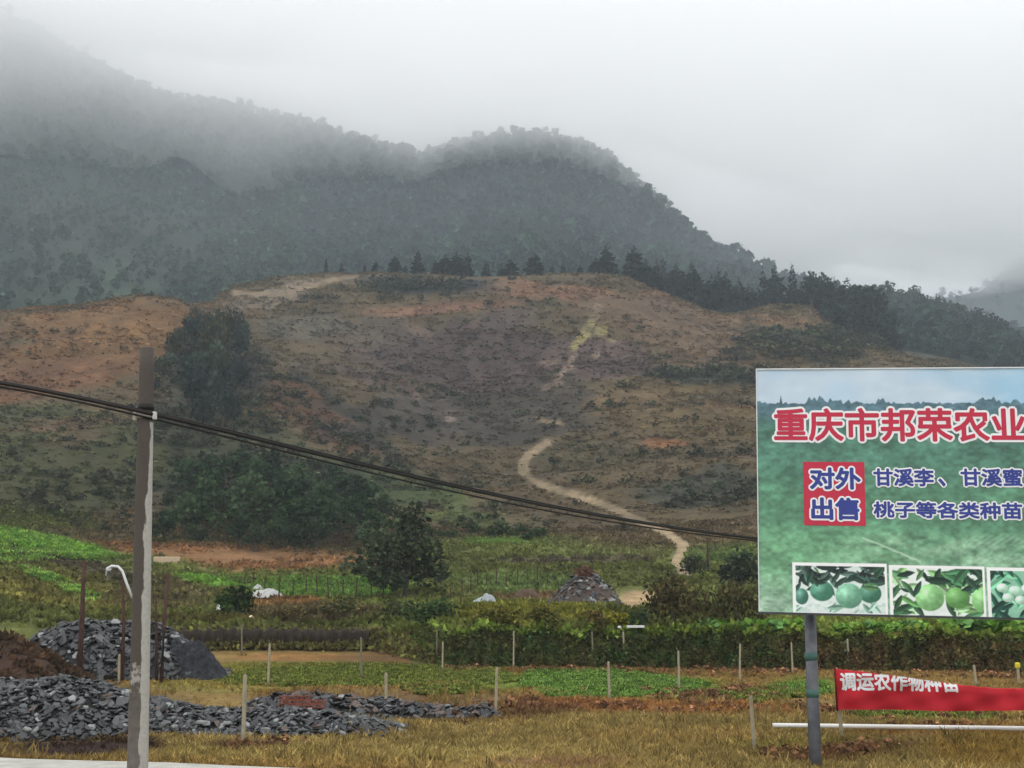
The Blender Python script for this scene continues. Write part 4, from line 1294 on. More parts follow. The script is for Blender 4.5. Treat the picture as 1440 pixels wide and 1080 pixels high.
# heap of fine grey gravel at the right of the rear slate
X0, Y0 = pxx(292, 53.2), 53.2
def gprof(x, y):
    rr = np.hypot(np.where(x < -.5, (x + .5) / 1.0, (x + .5) / 2.1), y / 1.7)
    an = np.arctan2(y, x)
    return np.clip(1.95 * (1 - rr ** 1.12 * (1 + .14 * np.sin(an * 3 + 1))), 0, 1.5 + .25 * np.sin(x * 3)) ** 1.0 * (1 + .25 * fbm(x * 2, y * 2, 97, 3))
M_GRAV = mat('grey_gravel', (44, 45, 49), .95, .75, 5, 1.0, .2)
gx, gy = np.meshgrid(np.linspace(-2, 2.2, 110), np.linspace(-2, 2, 110))
gh0 = gprof(gx, gy)
gh = gh0 + (.34 * fbm(gx * 5, gy * 6, 98, 3) + .75 * fbm(gx * 1.3 + 4, gy * 1.3, 96, 3)) * np.minimum(gh0 * 2, 1)
gz = H((gx + X0).ravel(), (gy + Y0).ravel()).reshape(gx.shape) + gh - .1 * (gh < .02)
idx = np.arange(12100).reshape(110, 110)
q = np.stack([idx[:-1, :-1], idx[:-1, 1:], idx[1:, 1:], idx[1:, :-1]], -1).reshape(-1, 4)
go = obj('gravel_heap', np_mesh('gravel_heap', np.stack([gx.ravel() + X0, gy.ravel() + Y0, gz.ravel()], 1), q, None, True), M_GRAV)
tag(go, 'smooth cone of fine dark grey gravel at the right end of the rear slate heap', 'gravel heap')

# brown earth mound at the far left
X0, Y0 = pxx(45, 46), 46.0
gx, gy = np.meshgrid(np.linspace(-7, 3.2, 80), np.linspace(-3, 3, 40))
hh = 1.75 * np.clip(1 - ((gx - np.clip(gx, -5, -1.0)) / 3.6) ** 2, 0, 1) * np.clip(1 - (np.abs(gy) / 2.9) ** 1.8, 0, 1) * (1 + .5 * fbm(gx * .8, gy * .8, 99, 4))
gz = H((gx + X0).ravel(), (gy + Y0).ravel()).reshape(gx.shape) + hh - .1 * (hh < .02)
idx = np.arange(3200).reshape(40, 80)
q = np.stack([idx[:-1, :-1], idx[:-1, 1:], idx[1:, 1:], idx[1:, :-1]], -1).reshape(-1, 4)
em = empty('earth_mound', (X0, Y0, 0), 0, 'reddish brown earth mound with dry grass behind the near slate heap', 'earth mound')
M_EARTH = mat('brown_earth', (66, 49, 40), var=.45, scale=1.6, bump=1.0, rough=.95)
obj('soil', np_mesh('soil', np.stack([gx.ravel(), gy.ravel(), gz.ravel()], 1), q, None, True), M_EARTH, em)
acc = Acc()
k = RNG.integers(0, len(gx.ravel()), 900)
pp = np.stack([gx.ravel()[k] + RNG.normal(0, .06, 900), gy.ravel()[k] + RNG.normal(0, .06, 900), gz.ravel()[k] - .03], 1)
pp = pp[(hh.ravel()[k] > .25)]
f = RNG.random((len(pp), 1))
acc.add(TUFT[0][0], TUFT[0][1], pp, RNG.uniform(0, 6, len(pp)), RNG.uniform(.15, .5, len(pp)), alb((84, 64, 48)) * f + alb((62, 50, 38)) * (1 - f), .2, vcol=TUFT[0][2])
o = obj('dry_grass', acc.mesh('dry_grass'), M_VEG, em); o['kind'] = 'stuff'

# hollow red bricks stacked on the low heap
M_BRICK = mat('red_brick', (128, 72, 56), .85, .25, 9, .4)
M_BRICKIN = mat('brick_hollow', (40, 24, 20), .95, .2, 9, .2)
bp = Vector((pxx(437, 33.5), 33.5, .30))
bs = empty('brick_stack', bp, math.radians(3), 'low stack of hollow red bricks on the black slate heap', 'brick stack')
bm = bmesh.new()
S = (.19, .10, .105)
for sx in (-1, 1):
    add_box(bm, (sx * (S[0] / 2 - .012), 0, 0), (.024, S[1], S[2]))
for z in (-1, 1):
    add_box(bm, (0, 0, z * (S[2] / 2 - .011)), (S[0] - .05, S[1] - .004, .022))
add_box(bm, (0, 0, 0), (.02, S[1] - .006, S[2] - .046))
brick_me = bm_mesh(bm, 'brick'); brick_me.materials.append(M_BRICK)
for cy in range(3):
    for cx in range(6):
        if cy == 2 and cx in (4, 5): continue
        o = obj('brick', brick_me, None, bs)
        o.location = ((cx - 2.5) * .202 + (.03 if cy % 2 else 0) + random.uniform(-.006, .006), random.uniform(-.02, .02), .055 + cy * .109)
        o.rotation_euler = (0, 0, random.uniform(-.05, .05))


# ================================================================== SHEETS, BAGS, BOARDS ON THE TERRACES
M_WHITE = mat('white_plastic', (206, 206, 204), .5, .12, 5, .3, .4)
M_GREYW = mat('dirty_plastic', (170, 170, 168), .5, .2, 5, .4, .4)
M_TARP = mat('grey_tarpaulin', (150, 157, 160), .5, .2, 5, .4, .4)
M_PALE = mat('pale_slab', (186, 164, 138), .9, .15, 4, .3)


def drape(name, px, ybase, wpx, hpx, m, label, cat, seed, depth=1.0, y0=66, shape=2.0):
    p = G(px, ybase, y0)
    kpm = F / p.y
    w_, h_ = wpx / kpm / 2, hpx / kpm
    gx, gy = np.meshgrid(np.linspace(-1, 1, 34), np.linspace(-1, 1, 22))
    r = np.hypot(gx * (1 + .25 * np.sin(3 * np.arctan2(gy, gx) + seed)), gy)
    hh = np.clip(1 - r ** shape, 0, 1) * (1 + .9 * fbm(gx * 2.2 + seed, gy * 2.2, 111 + seed, 3)) + .10 * fbm(gx * 6, gy * 6, 113 + seed, 2)
    out = r > 1.02
    X = gx * w_ + p.x; Yg = gy * w_ * depth + p.y + w_ * depth * .5
    Z = H(X.ravel(), Yg.ravel()).reshape(X.shape) + hh * h_ + .03
    idx = np.arange(34 * 22).reshape(22, 34)
    q = np.stack([idx[:-1, :-1], idx[:-1, 1:], idx[1:, 1:], idx[1:, :-1]], -1).reshape(-1, 4)
    q = q[~out.ravel()[q].any(1)]
    V = np.stack([X.ravel(), Yg.ravel(), Z.ravel()], 1)
    me = np_mesh(name, V, q, None, True)
    o = obj(name, me, m)
    md = o.modifiers.new('thickness', 'SOLIDIFY'); md.thickness = .03
    return tag(o, label, cat)


drape('plastic_sheet', 376, 841, 50, 11, M_GREYW, 'torn white plastic sheet lying beside the crop rows', 'sheet', 1, .6)
drape('plastic_sheet', 361, 832, 16, 8, M_GREYW, 'small white scrap of sheet left of the torn plastic sheet', 'sheet', 4, .6)
drape('tarpaulin', 683, 852, 38, 15, M_TARP, 'pale grey tarpaulin humped over something on the terrace', 'tarpaulin', 2, .7)
drape('tarpaulin', 742, 842, 40, 12, mat('brown_cover', (84, 66, 52), var=.3), 'low brown earth hump right of the grey tarpaulin', 'earth hump', 7, .7)
drape('bag', 308, 860, 10, 12, M_WHITE, 'white bag at the left foot of the dark green bush', 'bag', 3, .9)
drape('bag', 327, 869, 9, 9, M_WHITE, 'small round white bag just below the dark green bush', 'bag', 5, .9)
drape('bag', 352, 874, 16, 7, mat('beige_bag', (210, 188, 156), .7, .15), 'beige sack lying right of the small white bag', 'sack', 6, .9)
p = G(235, 792, 70)
sl_ = box('concrete_slab', (p.x, p.y, p.z + .25), (2.6, .8, .75), M_PALE, None, .1, .06)
tag(sl_, 'pale concrete block lying on the orange soil strip right of the power pole', 'block')
a_ = (888 - 720) / F / .985; y = float(wall_at(np.array([a_]), 1.0)[0]) - .55
z = h1(a_ * y, y + 1.0) + .18
bo = box('white_board', (a_ * y, y, z), (.85, .2, .12), M_WHITE, None, -.05, .015)
tag(bo, 'white board lying flat on top of the hedge below the rubble heap', 'board')
bo2 = box('white_board', ((866 - 720) / F / .985 * y, y, z - .02), (.16, .14, .12), M_WHITE, None, .2, .02)
tag(bo2, 'small white scrap left of the white board on the hedge', 'scrap')

# dark stakes around the rear slate heap
def stake(pts, r0, label):
    q = [P(px, py, Y) for px, py, Y in pts]
    gz = h1(q[0].x, q[0].y) - .2
    q[0].z = min(q[0].z, gz)
    base = Vector((q[0].x, q[0].y, gz))
    bm = bmesh.new()
    n = len(q)
    tube_mesh(bm, [v - base for v in q], [r0 * (1 - .45 * i / (n - 1)) for i in range(n)], 7)
    return tag(obj('wooden_stake', bm_mesh(bm, 'wooden_stake', True), M_WOOD, None, base), label, 'stake', 'dark stakes around the rear slate heap')
stake([(112, 940, 49.5), (115, 880, 49.5), (117, 830, 49.5), (118, 788, 49.5)], .12, 'dark upright wooden stake left of the power pole, standing in the rear slate')
stake([(173, 940, 50), (174, 880, 50), (173, 812, 50)], .09, 'dark stake just left of the power pole with a white pipe hooked on top')
stake([(228, 940, 50), (231, 870, 50), (237, 806, 50)], .11, 'dark leaning stake just right of the power pole')
stake([(221, 945, 50.3), (220, 880, 50.3), (219, 838, 50.3)], .07, 'thin short dark stake close to the leaning stake')
q = [P(150, 810, 49.8), P(151, 799, 49.8), P(157, 796, 49.8), P(166, 797, 49.8), P(172, 803, 49.8), P(178, 820, 49.8), P(186, 841, 49.8)]
tag(tube('white_pipe', q, .055, M_WHITE, None, 8), 'bent white plastic pipe hooked over a stake beside the power pole', 'pipe')
box_ = P(153, 800, 49.7)
drp = tube('white_rag', [box_, box_ + Vector((.03, 0, -.25)), box_ + Vector((-.02, 0, -.45))], [.14, .10, .04], M_WHITE, None, 6)
tag(drp, 'white rag hanging at the tip of the bent pipe', 'rag')

# ================================================================== POWER POLE AND CABLES
top = P(207, 490, 13); bot_ = P(193.5, 1080, 13)
ax = (top - bot_).normalized()
base = bot_ - ax * (bot_.z / ax.z + .25)
LEN = (top - base).length
r1 = .0755; r0 = r1 + LEN / 75 / 2
pole = empty('power_pole', base, 0, 'tall concrete power pole, dark with rain on one side and dry pale on the other', 'power pole')
pole.rotation_mode = 'QUATERNION'
pole.rotation_quaternion = Vector((0, 0, 1)).rotation_difference(ax)
m, t, b = mat_new('pole_concrete')
tc = t.nodes.new('ShaderNodeTexCoord'); sp = t.nodes.new('ShaderNodeSeparateXYZ'); t.links.new(tc.outputs['Object'], sp.inputs[0])
def math_n(op, a_, b_=None, clamp=False):
    n_ = t.nodes.new('ShaderNodeMath'); n_.operation = op; n_.use_clamp = clamp
    for i, v in enumerate((a_, b_)):
        if v is None: continue
        if isinstance(v, (int, float)): n_.inputs[i].default_value = v
        else: t.links.new(v, n_.inputs[i])
    return n_.outputs[0]
zc = (P(205, 590, 13) - base).length            # the clamp's height on the pole
zm = (P(203, 690, 13) - base).length
# dry strip begins below the clamp and widens lower down
ramp = t.nodes.new('ShaderNodeMapRange'); ramp.inputs['From Min'].default_value = zm - .15; ramp.inputs['From Max'].default_value = zm + .15
ramp.inputs['To Min'].default_value = .034; ramp.inputs['To Max'].default_value = .056
t.links.new(sp.outputs['Z'], ramp.inputs['Value'])
mpv = t.nodes.new('ShaderNodeMapping'); mpv.inputs['Scale'].default_value = (6, 6, 1.6); t.links.new(tc.outputs['Object'], mpv.inputs['Vector'])
ns = t.nodes.new('ShaderNodeTexNoise'); ns.inputs['Scale'].default_value = 2.2; ns.inputs['Detail'].default_value = 6; t.links.new(mpv.outputs['Vector'], ns.inputs['Vector'])
wob = math_n('MULTIPLY', math_n('SUBTRACT', ns.outputs['Fac'], .5), .085)
edge = math_n('ADD', ramp.outputs['Result'], wob)
mk = math_n('MULTIPLY', math_n('SUBTRACT', sp.outputs['X'], edge), 160, True)
below = math_n('MULTIPLY', math_n('SUBTRACT', zc - .02, sp.outputs['Z']), 40, True)
mk = math_n('MULTIPLY', mk, below)
# flaking pale patch low on the pole
zp = (P(195, 955, 13) - base).length
pn = t.nodes.new('ShaderNodeTexNoise'); pn.inputs['Scale'].default_value = 14; pn.inputs['Detail'].default_value = 5; t.links.new(tc.outputs['Object'], pn.inputs['Vector'])
pd = math_n('SUBTRACT', 1.0, math_n('MULTIPLY', math_n('ABSOLUTE', math_n('SUBTRACT', sp.outputs['Z'], zp)), 3.2))
pm = math_n('MULTIPLY', math_n('SUBTRACT', math_n('ADD', math_n('MULTIPLY', pd, .35, True), pn.outputs['Fac']), .76), 10, True)
# paler, drier concrete low down
low = math_n('MULTIPLY', math_n('SUBTRACT', (P(195, 930, 13) - base).length, sp.outputs['Z']), .8, True)
low = math_n('MULTIPLY', low, math_n('MULTIPLY', pn.outputs['Fac'], .55))
mk2 = math_n('MAXIMUM', math_n('MAXIMUM', mk, low), math_n('MULTIPLY', pm, .75))
mxn = t.nodes.new('ShaderNodeMix'); mxn.data_type = 'RGBA'; t.links.new(mk2, mxn.inputs['Factor'])
mxn.inputs['A'].default_value = A4((72, 65, 59)); mxn.inputs['B'].default_value = A4((164, 162, 155))
gr = t.nodes.new('ShaderNodeTexNoise'); gr.inputs['Scale'].default_value = 30; gr.inputs['Detail'].default_value = 6; t.links.new(tc.outputs['Object'], gr.inputs['Vector'])
vs = t.nodes.new('ShaderNodeVectorMath'); vs.operation = 'SCALE'; t.links.new(mxn.outputs['Result'], vs.inputs[0]); t.links.new(math_n('ADD', math_n('MULTIPLY', gr.outputs['Fac'], .6), .7), vs.inputs['Scale'])
t.links.new(vs.outputs['Vector'], b.inputs['Base Color']); b.inputs['Roughness'].default_value = .8
bpn = t.nodes.new('ShaderNodeBump'); bpn.inputs['Strength'].default_value = .25; bpn.inputs['Distance'].default_value = .01; t.links.new(gr.outputs['Fac'], bpn.inputs['Height']); t.links.new(bpn.outputs['Normal'], b.inputs['Normal'])
M_POLE = m
N_ = 24
tube('shaft', [(0, 0, LEN * i / N_) for i in range(N_ + 1)], [r0 + (r1 - r0) * i / N_ for i in range(N_ + 1)], M_POLE, pole, 28)
M_BAND = mat('galvanised_band', (190, 190, 184), .5, .15, 12, .2, .5)
M_DARKM = mat('black_clamp', (30, 28, 27), .6, .2, 12, .2)
zb_ = (P(205, 585, 13) - base).length
rb_ = r0 + (r1 - r0) * zb_ / LEN
cl = tube('clamp_band', [(0, 0, zb_ - .03), (0, 0, zb_ + .025)], rb_ + .007, M_BAND, pole, 28)
for s in (-1, 1):
    box('bolt_lug', (s * (rb_ + .022), -.03, zb_ - .005), (.045, .05, .085), M_BAND, cl, 0, .008)
zk = (P(205, 573, 13) - base).length
tube('cable_clamp', [(0, 0, zk - .035), (0, 0, zk + .03)], rb_ + .009, M_DARKM, pole, 24)
M_CABLE = mat('cable_sheath', (34, 31, 30), .7, .2, 8, .1, .3)


def cable(name, pts, radius, label, off=(0, -.10, 0)):
    """pts: (px, py) where the cable is seen, carried to its place along a straight run on plan"""
    xs = np.array([p_[0] for p_ in pts], float); ys = np.array([p_[1] for p_ in pts], float)
    pin = Vector((top.x, 13, 0))
    end = Vector((pxx(1800, 66), 66, 0))
    cf = np.polyfit(xs / 1000, ys, 4 if len(pts) > 5 else 2)
    q = []
    for px in np.concatenate([np.linspace(xs[0], 207, 30)[:-1], np.linspace(207, xs[-1], 70)]):
        py = np.polyval(cf, px / 1000)
        if px <= 207:
            Y = 13 - .10
        else:
            a_ = (px - 720) / F / .985
            d = end - pin
            # plan line pin + s d meets X = a Y
            s = (a_ * pin.y - pin.x) / (d.x - a_ * d.y)
            Y = pin.y + s * d.y - .10 * (1 - min(1, s * 8))
        q.append(P(px, py, Y))
    return tag(tube(name, q, radius, M_CABLE, None, 8), label, 'cable')


cable('overhead_cable', [(-250, 512), (0, 545), (100, 559), (207, 574), (345, 609), (480, 648), (600, 680), (780, 714), (940, 741), (1062, 757), (1250, 772), (1440, 782)], .020, 'thick black overhead cable bundle running from the power pole towards the billboard')
cable('overhead_cable', [(-250, 520), (0, 551), (100, 565), (207, 578), (345, 617), (480, 657), (600, 688), (780, 720), (940, 745), (1062, 760), (1250, 774), (1440, 784)], .012, 'thinner black overhead cable hanging just under the thick bundle')
cable('overhead_cable', [(-250, 510), (0, 543), (100, 557), (207, 571), (345, 605), (480, 645), (600, 677), (780, 712), (940, 739), (1062, 755), (1250, 771), (1440, 781)], .009, 'thin wire twisted along the top of the thick overhead cable')

# ================================================================== BILLBOARD
bd = Vector((1, -.155, 0)).normalized()
roll = math.radians(1.35)
bu = (bd * math.cos(roll) - Vector((0, 0, 1)) * math.sin(roll)).normalized()
bn = Vector((bd.y, -bd.x, 0)).normalized()
if bn.y > 0: bn = -bn
bv = bn.cross(bu).normalized()
if bv.z < 0: bv = -bv
L0 = P(1066, 690, 22.75)


def bst(px, py):
    """point of the board's face seen at a pixel: metres along, metres up from the left middle"""
    d = P(px, py, 1.0) - Vector((0, 0, CH))
    o_ = Vector((0, 0, CH))
    s = (L0 - o_).dot(bn) / d.dot(bn)
    q = o_ + d * s - L0
    return q.dot(bu), q.dot(bv)


tT = bst(1070, 521)[1]; tB = bst(1062, 860)[1]
BW = 9.3; BH = tT - tB
bbase = L0 + bv * tB
bbz = h1(bbase.x, bbase.y)
board = empty('billboard', (bbase.x, bbase.y, bbz), 0, 'large green advertising billboard with red title, blue text and fruit pictures', 'billboard')
RB3 = Matrix((bu, -bn, bv)).transposed()          # local x along, y away from the viewer, z up
def bparent(o):
    o.parent = board
    o.matrix_local = Matrix.Translation(bbase - board.location) @ RB3.to_4x4()
    return o
ppm = 339.0 / BH                                   # picture pixels per metre on the board


def poster(U, V):
    """colour print of the poster; U to the right, V down, in units of the board's height / 339"""
    n1 = fbm(U / 26, V / 12, 201, 4); n2 = fbm(U / 7, V / 5, 203, 3); n3 = fbm(U / 60, V / 40, 205, 2)
    def mixc(c, c2, k):
        return c + (np.asarray(c2, float) - c) * np.clip(k, 0, 1)[..., None]
    c = np.zeros(U.shape + (3,)) + np.array((172, 188, 202.))
    c = mixc(c, (118, 168, 198), ss(U, 190, 420) * .8 + n3 * .7)
    c = mixc(c, (184, 198, 208), np.clip(fbm(U / 40, V / 14, 207, 3) * 2.0, 0, .8) * (V < 44))
    cl = ss(fbm(U / 26, U * 0, 213, 2), -.08, .1)
    hor = 47 - (3 + 5 * cl) * vnoise(U / 3.6, U * 0, 209) - 6 * cl * vnoise(U / 9, U * 0, 211) - 14 * np.clip(1 - np.abs(U - 33) / 2.2, 0, 1) + 3 * ss(U, 0, 20)
    tr = ss(V, hor - .8, hor + 1.2)
    c = mixc(c, (70, 98, 112), tr)
    c = mixc(c, (66, 108, 92), tr * ss(V, 54, 90))
    c = mixc(c, (72, 116, 90), tr * ss(V, 120, 190))
    c = mixc(c, (96, 146, 108), tr * ss(V, 195, 262) * (1 - ss(U, 160, 300) * .5))
    c = mixc(c, (126, 160, 132), tr * ss(V, 222, 250) * ss(U, 60, 200) * (.6 + n1 * 2))
    c = mixc(c, (154, 178, 158), tr * ss(V, 270, 336) * (1 - ss(U, 30, 70)) * (.8 + n1))
    c = c * (1 + tr * (0.5 * n1 + 0.55 * n2))[..., None]
    c = c + (np.array((150, 170, 158.)) - c) * (tr * .12)[..., None]
    ln = np.abs(((U * .55 + V * .8 + 5 * n1) / 5.5) % 1 - .5) < .2
    c = mixc(c, (160, 190, 166), ln * ss(V, 224, 236) * (1 - ss(V, 262, 272)) * ss(U, 255, 300) * .4 * np.clip(.5 + 3 * n1, 0, 1))
    d = np.abs((V - 238) - (U - 146) * .42 - 3 * n2)
    c = mixc(c, (172, 198, 172), (1 - ss(d, .6, 2.6)) * (U > 140) * (U < 216) * .7)
    rl = np.random.default_rng(77)

    def leaf(k, sel, x0, x1, y0, y1, n, cols, ln_):
        for _ in range(n):
            lx, ly, an, L_ = rl.uniform(x0, x1), rl.uniform(y0, y1), rl.uniform(-1.2, 1.2), ln_ * rl.uniform(.6, 1.4)
            cc_ = np.asarray(cols[rl.integers(len(cols))], float) * rl.uniform(.8, 1.2)
            du, dv = U[sel] - lx, V[sel] - ly
            p_ = du * math.cos(an) + dv * math.sin(an); q_ = -du * math.sin(an) + dv * math.cos(an)
            w_ = L_ * .30 * np.clip(1 - (p_ / L_) ** 2, 0, 1)
            on = (1 - ss(np.abs(q_), w_ - .5, w_ + .5)) * (np.abs(p_) < L_)
            sh_ = 1 + .18 * np.sign(q_)
            k[sel] += (cc_ * sh_[..., None] - k[sel]) * on[..., None]

    # three fruit photographs in white frames along the bottom
    for i, (x0, x1, y0, y1) in enumerate(((45, 171, 271, 341), (174, 298, 272, 343), (301, 432, 273, 345))):
        fr = (U > x0) & (U < x1) & (V > y0) & (V < y1)
        inn = (U > x0 + 4) & (U < x1 - 3) & (V > y0 + 4) & (V < y1 - 3)
        c = np.where(fr[..., None], np.array((226, 232, 230.)), c)
        lf = fbm(U / 11 + 9 * i, V / 6 + i, 221 + i, 3); lf2 = fbm(U / 5, V / 4, 231 + i, 2)
        vv = (V - y0) / (y1 - y0)
        r0_, c0_ = np.nonzero(fr)
        sel = (slice(r0_.min(), r0_.max() + 1), slice(c0_.min(), c0_.max() + 1))
        if i == 0:
            k = np.zeros(U.shape + (3,)) + np.array((196, 206, 202.)) + 26 * lf[..., None]
            k = mixc(k, (168, 186, 178), (lf2 > .1) * (vv > .75) * .7)
            leaf(k, sel, x0, x1, y0 - 2, y0 + 26, 60, ((28, 40, 38), (40, 56, 50), (22, 30, 32), (70, 92, 84)), 11)
            leaf(k, sel, x0, x1, y0 + 18, y0 + 38, 16, ((40, 60, 54), (60, 96, 84)), 10)
            leaf(k, sel, x0, x1, y0 + 58, y1, 10, ((120, 158, 140), (150, 180, 166)), 9)
            fruits = ((57, 317, 9, 11, (58, 104, 88)), (148, 311, 15, 13, (56, 104, 84)), (84, 309, 16, 14, (60, 112, 90)), (120, 315, 18, 17, (98, 148, 122)))
        elif i == 1:
            k = np.zeros(U.shape + (3,)) + np.array((204, 210, 206.)) + 20 * lf[..., None]
            leaf(k, sel, x0, x1, y0 + 4, y1, 46, ((70, 112, 76), (110, 150, 96), (44, 74, 54), (138, 172, 130)), 13)
            leaf(k, sel, x0, x0 + 40, y0 + 26, y1, 14, ((50, 84, 58), (90, 134, 80)), 12)
            leaf(k, sel, x0 + 60, x1, y0, y0 + 26, 14, ((60, 104, 72), (36, 62, 48)), 14)
            fruits = ((262, 315, 16, 14, (84, 134, 72)), (294, 317, 14, 17, (108, 158, 98)), (226, 315, 19, 18, (116, 166, 108)))
        else:
            k = np.zeros(U.shape + (3,)) + np.array((126, 172, 148.)) + 30 * lf[..., None]
            leaf(k, sel, x0, x1, y0, y1, 80, ((60, 120, 92), (44, 92, 74), (96, 150, 120), (26, 58, 50), (140, 184, 160)), 12)
            fruits = tuple((320 + 16 * (j % 6) + (j // 6) * 7, 300 + (j // 6) * 13 + (j % 2) * 3, 7.5, 6, (166, 200, 178)) for j in range(12))
        for fx, fy, rx, ry, fc in fruits:
            ins = ((U - fx) / rx) ** 2 + ((V - fy) / ry) ** 2
            on = 1 - ss(ins, .88, 1.08)
            hl = np.clip(1 - np.hypot((U - fx + rx * .3) / rx, (V - fy + ry * .35) / ry), 0, 1)
            sh = np.clip((U - fx) / rx * .5 + (V - fy) / ry * .6, -1, 1)
            fcol = np.asarray(fc, float)[None, None] * (1 - .22 * sh)[..., None] + 60 * hl[..., None] ** 1.5
            fcol = fcol * (1 + .25 * lf2[..., None])
            k = k + (fcol - k) * on[..., None]
        if i < 2:
            leaf(k, sel, x0 + 4, x1 - 4, y0 + 6, y0 + 34, 9, ((44, 72, 56), (84, 122, 84), (34, 54, 46)), 9)
        c = np.where(inn[..., None], k, c)
    return np.clip(c, 8, 240)


us = np.concatenate([np.linspace(0, 452, 640), np.linspace(452, BW * ppm, 90)[1:]])
vs_ = np.linspace(0, 339, 460)
UU, VV = np.meshgrid(us, vs_)
pc = lin(poster(UU, VV)) / .80
xx = UU.ravel() / ppm; zz = BH - VV.ravel() / ppm
yy = .004 * np.sin(xx * 2.1) * np.sin(zz * 1.7) - .065
idx = np.arange(UU.size).reshape(UU.shape)
q = np.stack([idx[1:, :-1], idx[1:, 1:], idx[:-1, 1:], idx[:-1, :-1]], -1).reshape(-1, 4)
m, t, b = mat_new('poster_print')
at = t.nodes.new('ShaderNodeAttribute'); at.attribute_name = 'Col'
tcx = t.nodes.new('ShaderNodeTexCoord'); nn = t.nodes.new('ShaderNodeTexNoise'); nn.inputs['Scale'].default_value = 1.6; nn.inputs['Detail'].default_value = 5
t.links.new(tcx.outputs['Object'], nn.inputs['Vector'])
mr = t.nodes.new('ShaderNodeMapRange'); mr.inputs['To Min'].default_value = .88; mr.inputs['To Max'].default_value = 1.1; t.links.new(nn.outputs['Fac'], mr.inputs['Value'])
vm = t.nodes.new('ShaderNodeVectorMath'); vm.operation = 'SCALE'; t.links.new(at.outputs['Color'], vm.inputs[0]); t.links.new(mr.outputs['Result'], vm.inputs['Scale'])
t.links.new(vm.outputs['Vector'], b.inputs['Base Color']); b.inputs['Roughness'].default_value = .55; b.inputs['Specular IOR Level'].default_value = .3
bparent(obj('poster', np_mesh('poster', np.stack([xx, yy, zz], 1), q, np.clip(pc.reshape(-1, 3), .004, .85), True), m))

M_STEEL = mat('painted_steel', (92, 94, 98), .5, .2, 6, .2, .4)
M_EDGE = mat('poster_edge', (214, 218, 220), .5, .1, 6, .1, .4)
M_BACK = mat('board_back', (120, 122, 124), .6, .15, 3, .1, .4)
bparent(box('backing', (BW / 2, 0, BH / 2), (BW - .01, .10, BH - .01), M_BACK))
bparent(box('frame_rail', (BW / 2, -.03, BH + .010), (BW + .03, .12, .020), M_EDGE))
bparent(box('frame_rail', (BW / 2, -.03, -.02), (BW + .06, .11, .04), mat('dark_edge', (52, 54, 56), .5, .2, 6, .2, .4)))
bparent(box('frame_stile', (-.008, -.03, BH / 2), (.014, .118, BH), M_EDGE))
bparent(box('frame_stile', (BW + .018, -.03, BH / 2), (.034, .118, BH), M_STEEL))


def text_mesh(s, heavy=0.0, steps=10):
    """flat letters of a line of text as triangles, thickened by overlaid copies"""
    cu = bpy.data.curves.new('text', 'FONT')
    cu.body = s; cu.size = 1.0; cu.resolution_u = 3
    to = bpy.data.objects.new('text_tmp', cu); C.objects.link(to)
    bpy.context.view_layer.update()
    dg = bpy.context.evaluated_depsgraph_get()
    me = to.evaluated_get(dg).to_mesh()
    me.calc_loop_triangles()
    V = np.array([v.co[:] for v in me.vertices]).reshape(-1, 3); T = np.array([l.vertices[:] for l in me.loop_triangles]).reshape(-1, 3)
    to.evaluated_get(dg).to_mesh_clear()
    bpy.data.objects.remove(to); bpy.data.curves.remove(cu)
    return V[:, :2], T


def thick(V, T, r, n, z0, dz):
    Vs, Ts = [], []
    offs = [(0, 0)] + [(r * math.cos(2 * math.pi * k / n), r * math.sin(2 * math.pi * k / n)) for k in range(n)]
    for k, (ox, oy) in enumerate(offs):
        Vs.append(np.stack([V[:, 0] + ox, V[:, 1] + oy, np.full(len(V), z0 + k * dz)], 1)); Ts.append(T + k * len(V))
    return np.concatenate(Vs), np.concatenate(Ts)


M_RED = mat('red_ink', (186, 44, 70), .5, .06, 3, 0); M_WHT = mat('white_ink', (232, 232, 234), .5, .05, 3, 0); M_BLUE = mat('blue_ink', (52, 64, 138), .5, .08, 3, 0)


def line(s, rect, ink, bold, outline):
    V, T = text_mesh(s)
    x0, y0, x1, y1 = rect
    (s0, t1), (s1, t0) = bst(x0, y0), bst(x1, y1)
    t0 -= tB; t1 -= tB
    mn, mx_ = V.min(0), V.max(0)
    V = (V - mn) / (mx_ - mn) * [s1 - s0, t1 - t0] + [s0, t0]
    for r, z0, mm, nm in ((outline, .0745, M_WHT, 'lettering_outline'), (bold, .0800, ink, 'lettering')):
        W, TT = thick(V, T, r, 12, z0, .0002)
        W = np.stack([W[:, 0], -W[:, 2], W[:, 1]], 1)
        bparent(obj(nm, np_mesh(nm, W, TT), mm))


line('重庆市邦荣农业', (1089, 576, 1441, 621), M_RED, .017, .058)
(s0, t1), (s1, t0) = bst(1129, 650), bst(1217, 740)
bparent(box('red_square', ((s0 + s1) / 2, -.0705, (t0 + t1) / 2 - tB), (s1 - s0, .003, t1 - t0), M_RED))
line('对外', (1139, 659, 1209, 688), M_BLUE, .016, .048)
line('出售', (1141, 701, 1207, 731), M_BLUE, .016, .048)
line('甘溪李', (1228, 660, 1312, 684), M_BLUE, .011, .038)
line('、', (1319, 674, 1328, 684), M_BLUE, .011, .038)
line('甘溪蜜', (1350, 660, 1436, 684), M_BLUE, .011, .038)
line('桃子等各类种苗', (1228, 706, 1436, 730), M_BLUE, .011, .038)

